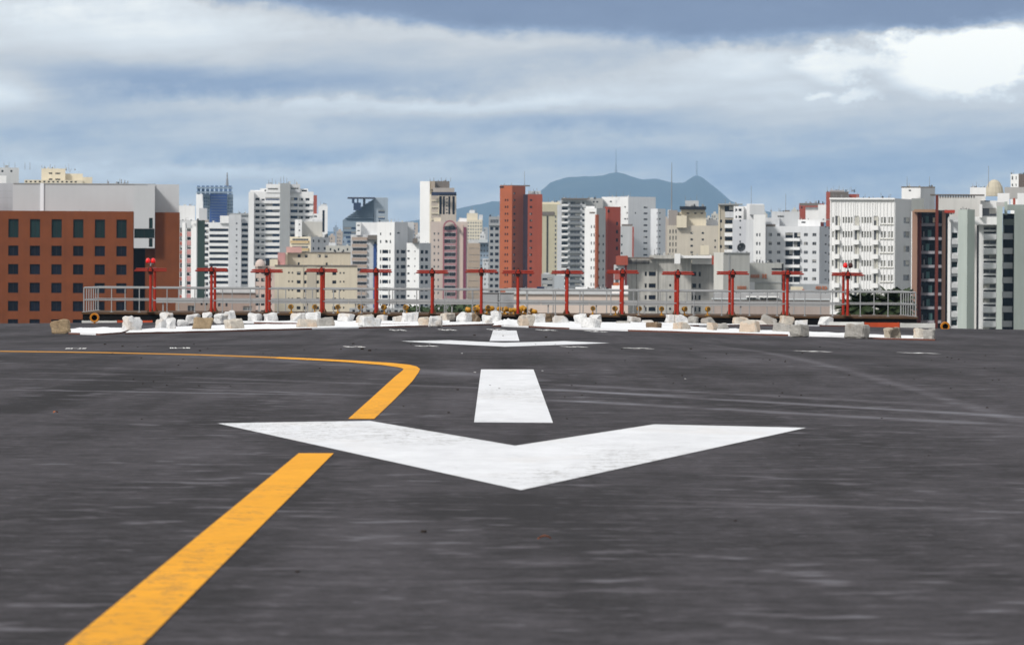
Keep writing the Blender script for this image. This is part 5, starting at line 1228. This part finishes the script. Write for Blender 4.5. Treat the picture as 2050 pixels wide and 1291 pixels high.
v = b.vol(1876, 1972, None, 394, None, w_('warm_white', (.58,.57,.55)), depth=10, L=[([(1972-1,1972)], [(500,501)], 'd')]); b.vol(1962, 1998, None, 402, None, WHT, D=1320, depth=10, name='wall', L=[([(1970,1981)], [(401,404)], 'd'), ([(1966,1994)], [(417,433)], 'l')])
b.box(1861, 1970, 389.5, 391.5, DTN, 'canopy', 1310, 12)
for k in range(15): b.box(1875+k*5.2, 1877.6+k*5.2, 391.6, 396.5, DTN, 'canopy_bracket', 1312, 2)
b.box(1941, 1973, 375.5, 394, WHT, 'penthouse', 1345); b.clutter(1942, 1972, 375.5, 9, 1350, 3); b.tank(1990.5, 359.5, 393, 38, w_('dome_cream', (.52,.47,.37), var=.1), 1360, 'dome', True); b.box(2010, 2060, 375, 398, w_('shade_wall', (.44,.43,.42)), 'rear_wing', 1365)
b.rod(1979, 333, 375, 1350, .08); b.rod(1955, 365, 376, 1350, .05)
b.done()
b = Bld('apartment_block', 'small white tower top with two slots at the upper right edge behind the dome', 'building', 2035, 1700)
b.vol(2022, 2038, 2056, 348.5, None, WHT, w_('brownish_side', (.28,.22,.19)), phi=.8, L=[([(2024,2027),(2032,2034)], [(353,360),(368,373)], 'd')]); b.clutter(2024, 2050, 348.5, 4, hmax=3); b.done()
# ---- green white tower at the right edge
b = Bld('apartment_tower', 'pale green and white apartment tower with stacked balconies at the right edge', 'building', 1980, 1170)
HW = [435+29.1*k for k in range(9)]
DB_ = 1176
v = b.vol(1955, 1997, None, 435, None, WHT, D=DB_, depth=10, L=[([(1968.5,1994)], [(y_, y_+8.5) for y_ in [453.5-0+29.1*k-1.5 for k in range(-1, 8)]], 'g'), ([(1969,1994)], [(y_+12, y_+15.8) for y_ in [453.5+29.1*k-1.5 for k in range(-1, 8)]], 'n')], rec=.4)
b.face_part(v.L, 1955.2, 1958.6, 452, 680, .2, DKW, 'dark_slot')
for k in range(8): b.face_part(v.L, 1968.5, 1994.5, 468.8+29.1*k, 479.5+29.1*k, 1.1, w_('balcony_lilac_white', (.64,.645,.67)), 'balcony')
b.vol(1950, 1997, None, 434.5, 450, WHT, D=1173, depth=3, name='attic'); b.box(1960, 1965.5, 409, 436, WHT, 'attic', 1172, 3)
b.vol(1917.5, 1936, 1951, 419.5, None, w_('sage_bright', (.42,.47,.44)), w_('sage_mid', (.38,.43,.39)), phi=.7, D=1168, name='column')
v2 = b.vol(1897, 1928, None, 436, None, w_('white_side2', (.60,.62,.64)), D=1178, depth=10, L=[([(1905,1916.5)], [(y_, y_+11) for y_ in [466+29.1*k for k in range(8)]], 'e'), ([(1919,1927)], [(y_, y_+11) for y_ in [457+29.1*k for k in range(8)]], 'd')], rec=.4)
b.face_part(v2.L, 1897.2, 1903, 436.5, 680, .8, WHT, 'pilaster')
for k in range(8):
    b.face_part(v2.L, 1905, 1920, 478.5+29.1*k, 489+29.1*k, .8, LGR, 'balcony'); b.face_part(v2.L, 1917, 1926.5, 469+29.1*k, 482+29.1*k, 1.6, WHT, 'balcony')
b.box(1898, 1918, 434, 440, LGR, 'coping', 1175, 2)
b.vol(1995, 2006.5, None, 413, None, SAGE, D=1170.5, depth=9, name='column'); b.box(2010, 2016, 404, 430, w_('sage_mid', (.38,.43,.39)), 'column', 1175, 3)
v4 = b.vol(2007, 2030, None, 428, None, SAGED, D=1178, depth=6, L=[([(2008,2029)], [(y_, y_+17) for y_ in [451+29.1*k for k in range(-1, 8)]], 'n')], rec=.9)
for k in range(8):
    b.face_part(v4.L, 2006, 2027, 467.5+29.1*k, 479.5+29.1*k, 2.2, w_('balcony_lilac_white', (.64,.645,.67)), 'balcony'); b.face_part(v4.L, 2007.5, 2009.5, 452+29.1*k, 467.2+29.1*k, 2.0, SAGE, 'side_post') if k % 2 == 0 else None
b.vol(2030, 2085, None, 418, None, SAGED, D=1172, depth=12, name='blank_wall', L=[]); b.box(2010, 2085, 410, 421, SAGED, 'attic', 1180, 6)
b.box(1996, 2020, 387, 414, WHT, 'penthouse', 1190, 6); b.box(2036, 2085, 387, 412, WHT, 'penthouse', 1190, 6); b.box(2027, 2032, 397, 412, RED, 'red_figure_post', 1185, 1); b.box(1994, 2014, 405, 413, w_('shade_wall', (.44,.43,.42)), 'parapet', 1185, 3); b.clutter(1920, 1950, 419, 4, 1175, 2)
b.done()
b = Bld('brown_block', 'low brown brick and glass house between the beige block and the white stepped block', 'building', 735, 1500)
b.vol(700, 868, None, 618, None, w_('cool_grey_low', (.36,.37,.38)), L=[(cols(706,14,7,11), [(621,626)], 'd')]); b.clutter(705, 860, 618, 9, hmax=3); b.done()

# ---- far city between and behind
rnd = random.Random(11)
FM = [w_('far_cream', (.52,.50,.45)), w_('far_white', (.62,.62,.62)), w_('far_grey', (.38,.39,.40)), w_('far_tan', (.45,.38,.32)), w_('far_blue', (.26,.32,.40))]
def far(px, w, yt, D, m, lab='distant hazy apartment tower low on the far skyline', grp='distant towers on the far skyline'):
    b = Bld('distant_tower', lab, 'building', px, D, grp); p = 2.95*F/D
    b.vol(px-w/2, px+w/2, None, yt, None, m, depth=16, L=[(cols(px-w/2+1.5, 4.2, 2.2, max(1, int((w-2)/4.2))), rows(yt+4, p, p*.5, min(9, int((560-yt)/p))), 'l')])
    if w > 9: b.box(px-w*.2, px+w*.22, yt-4, yt, m, 'penthouse')
    b.rod(px+w*.1, yt-9, yt-3, D+8, .12)
    b.done()
for (px, w, yt, D) in [(664,14,472,4200),(672,10,455,5200),(680,13,463,4800),(660,9,487,3800),(668,16,495,3600),(690,10,478,3500),(783,12,462,4800),(793,10,449,5600),(822,14,451,4600),(832,9,446,5200),(815,9,458,5000),(838,12,470,4000),(650,12,498,3400),
                       (921,10,440,5200),(972,9,455,4900),(966,11,468,4300),(1430,13,428,4200),(1444,10,436,4700),(1418,12,436,4500),(1350,12,430,4600),(1333,10,438,4000),(470,12,436,4800),(490,9,428,5200),(1340,8,420,5400),(1478,9,425,4600),
                       (1530,12,428,4400),(1545,14,430,4900),(1590,12,420,4600),(1640,10,424,4300),(1500,10,424,5200),(915,9,455,4700),(1120,8,402,5600),(1562,10,425,5200),(378,12,420,4800),(412,11,440,4400),(640,10,470,4400),(1224,12,400,5200)]:
    far(px, w, yt, D, rnd.choice(FM))
for k in range(46):
    px = rnd.uniform(10, 2040); D = rnd.uniform(3400, 6500); far(px, rnd.uniform(9, 20), rnd.uniform(468, 512), D, rnd.choice(FM))

# ------------------------------------------------------------------ haze
hx0, hx1, hy0, hy1, hz0, hz1 = -9000, 9000, -400, 38000, -60, 680
mb = MB(); mb.v = [(hx0,hy0,hz0),(hx1,hy0,hz0),(hx1,hy1,hz0),(hx0,hy1,hz0),(hx0,hy0,hz1),(hx1,hy0,hz1),(hx1,hy1,hz1),(hx0,hy1,hz1)]
mb.f = [(0,3,2,1),(4,5,6,7),(0,1,5,4),(1,2,6,5),(2,3,7,6),(3,0,4,7)]; mb.mi = [0]*6
m = bpy.data.materials.new('haze'); m.use_nodes = True; m.node_tree.nodes.clear()
pv = m.node_tree.nodes.new('ShaderNodeVolumePrincipled'); pv.inputs['Density'].default_value = HAZE_D; pv.inputs['Color'].default_value = (*HAZE_C, 1)
pv.inputs['Anisotropy'].default_value = 0
out = m.node_tree.nodes.new('ShaderNodeOutputMaterial'); m.node_tree.links.new(pv.outputs[0], out.inputs['Volume'])
tag(mb.build('haze', m, merge=False), kind='stuff')
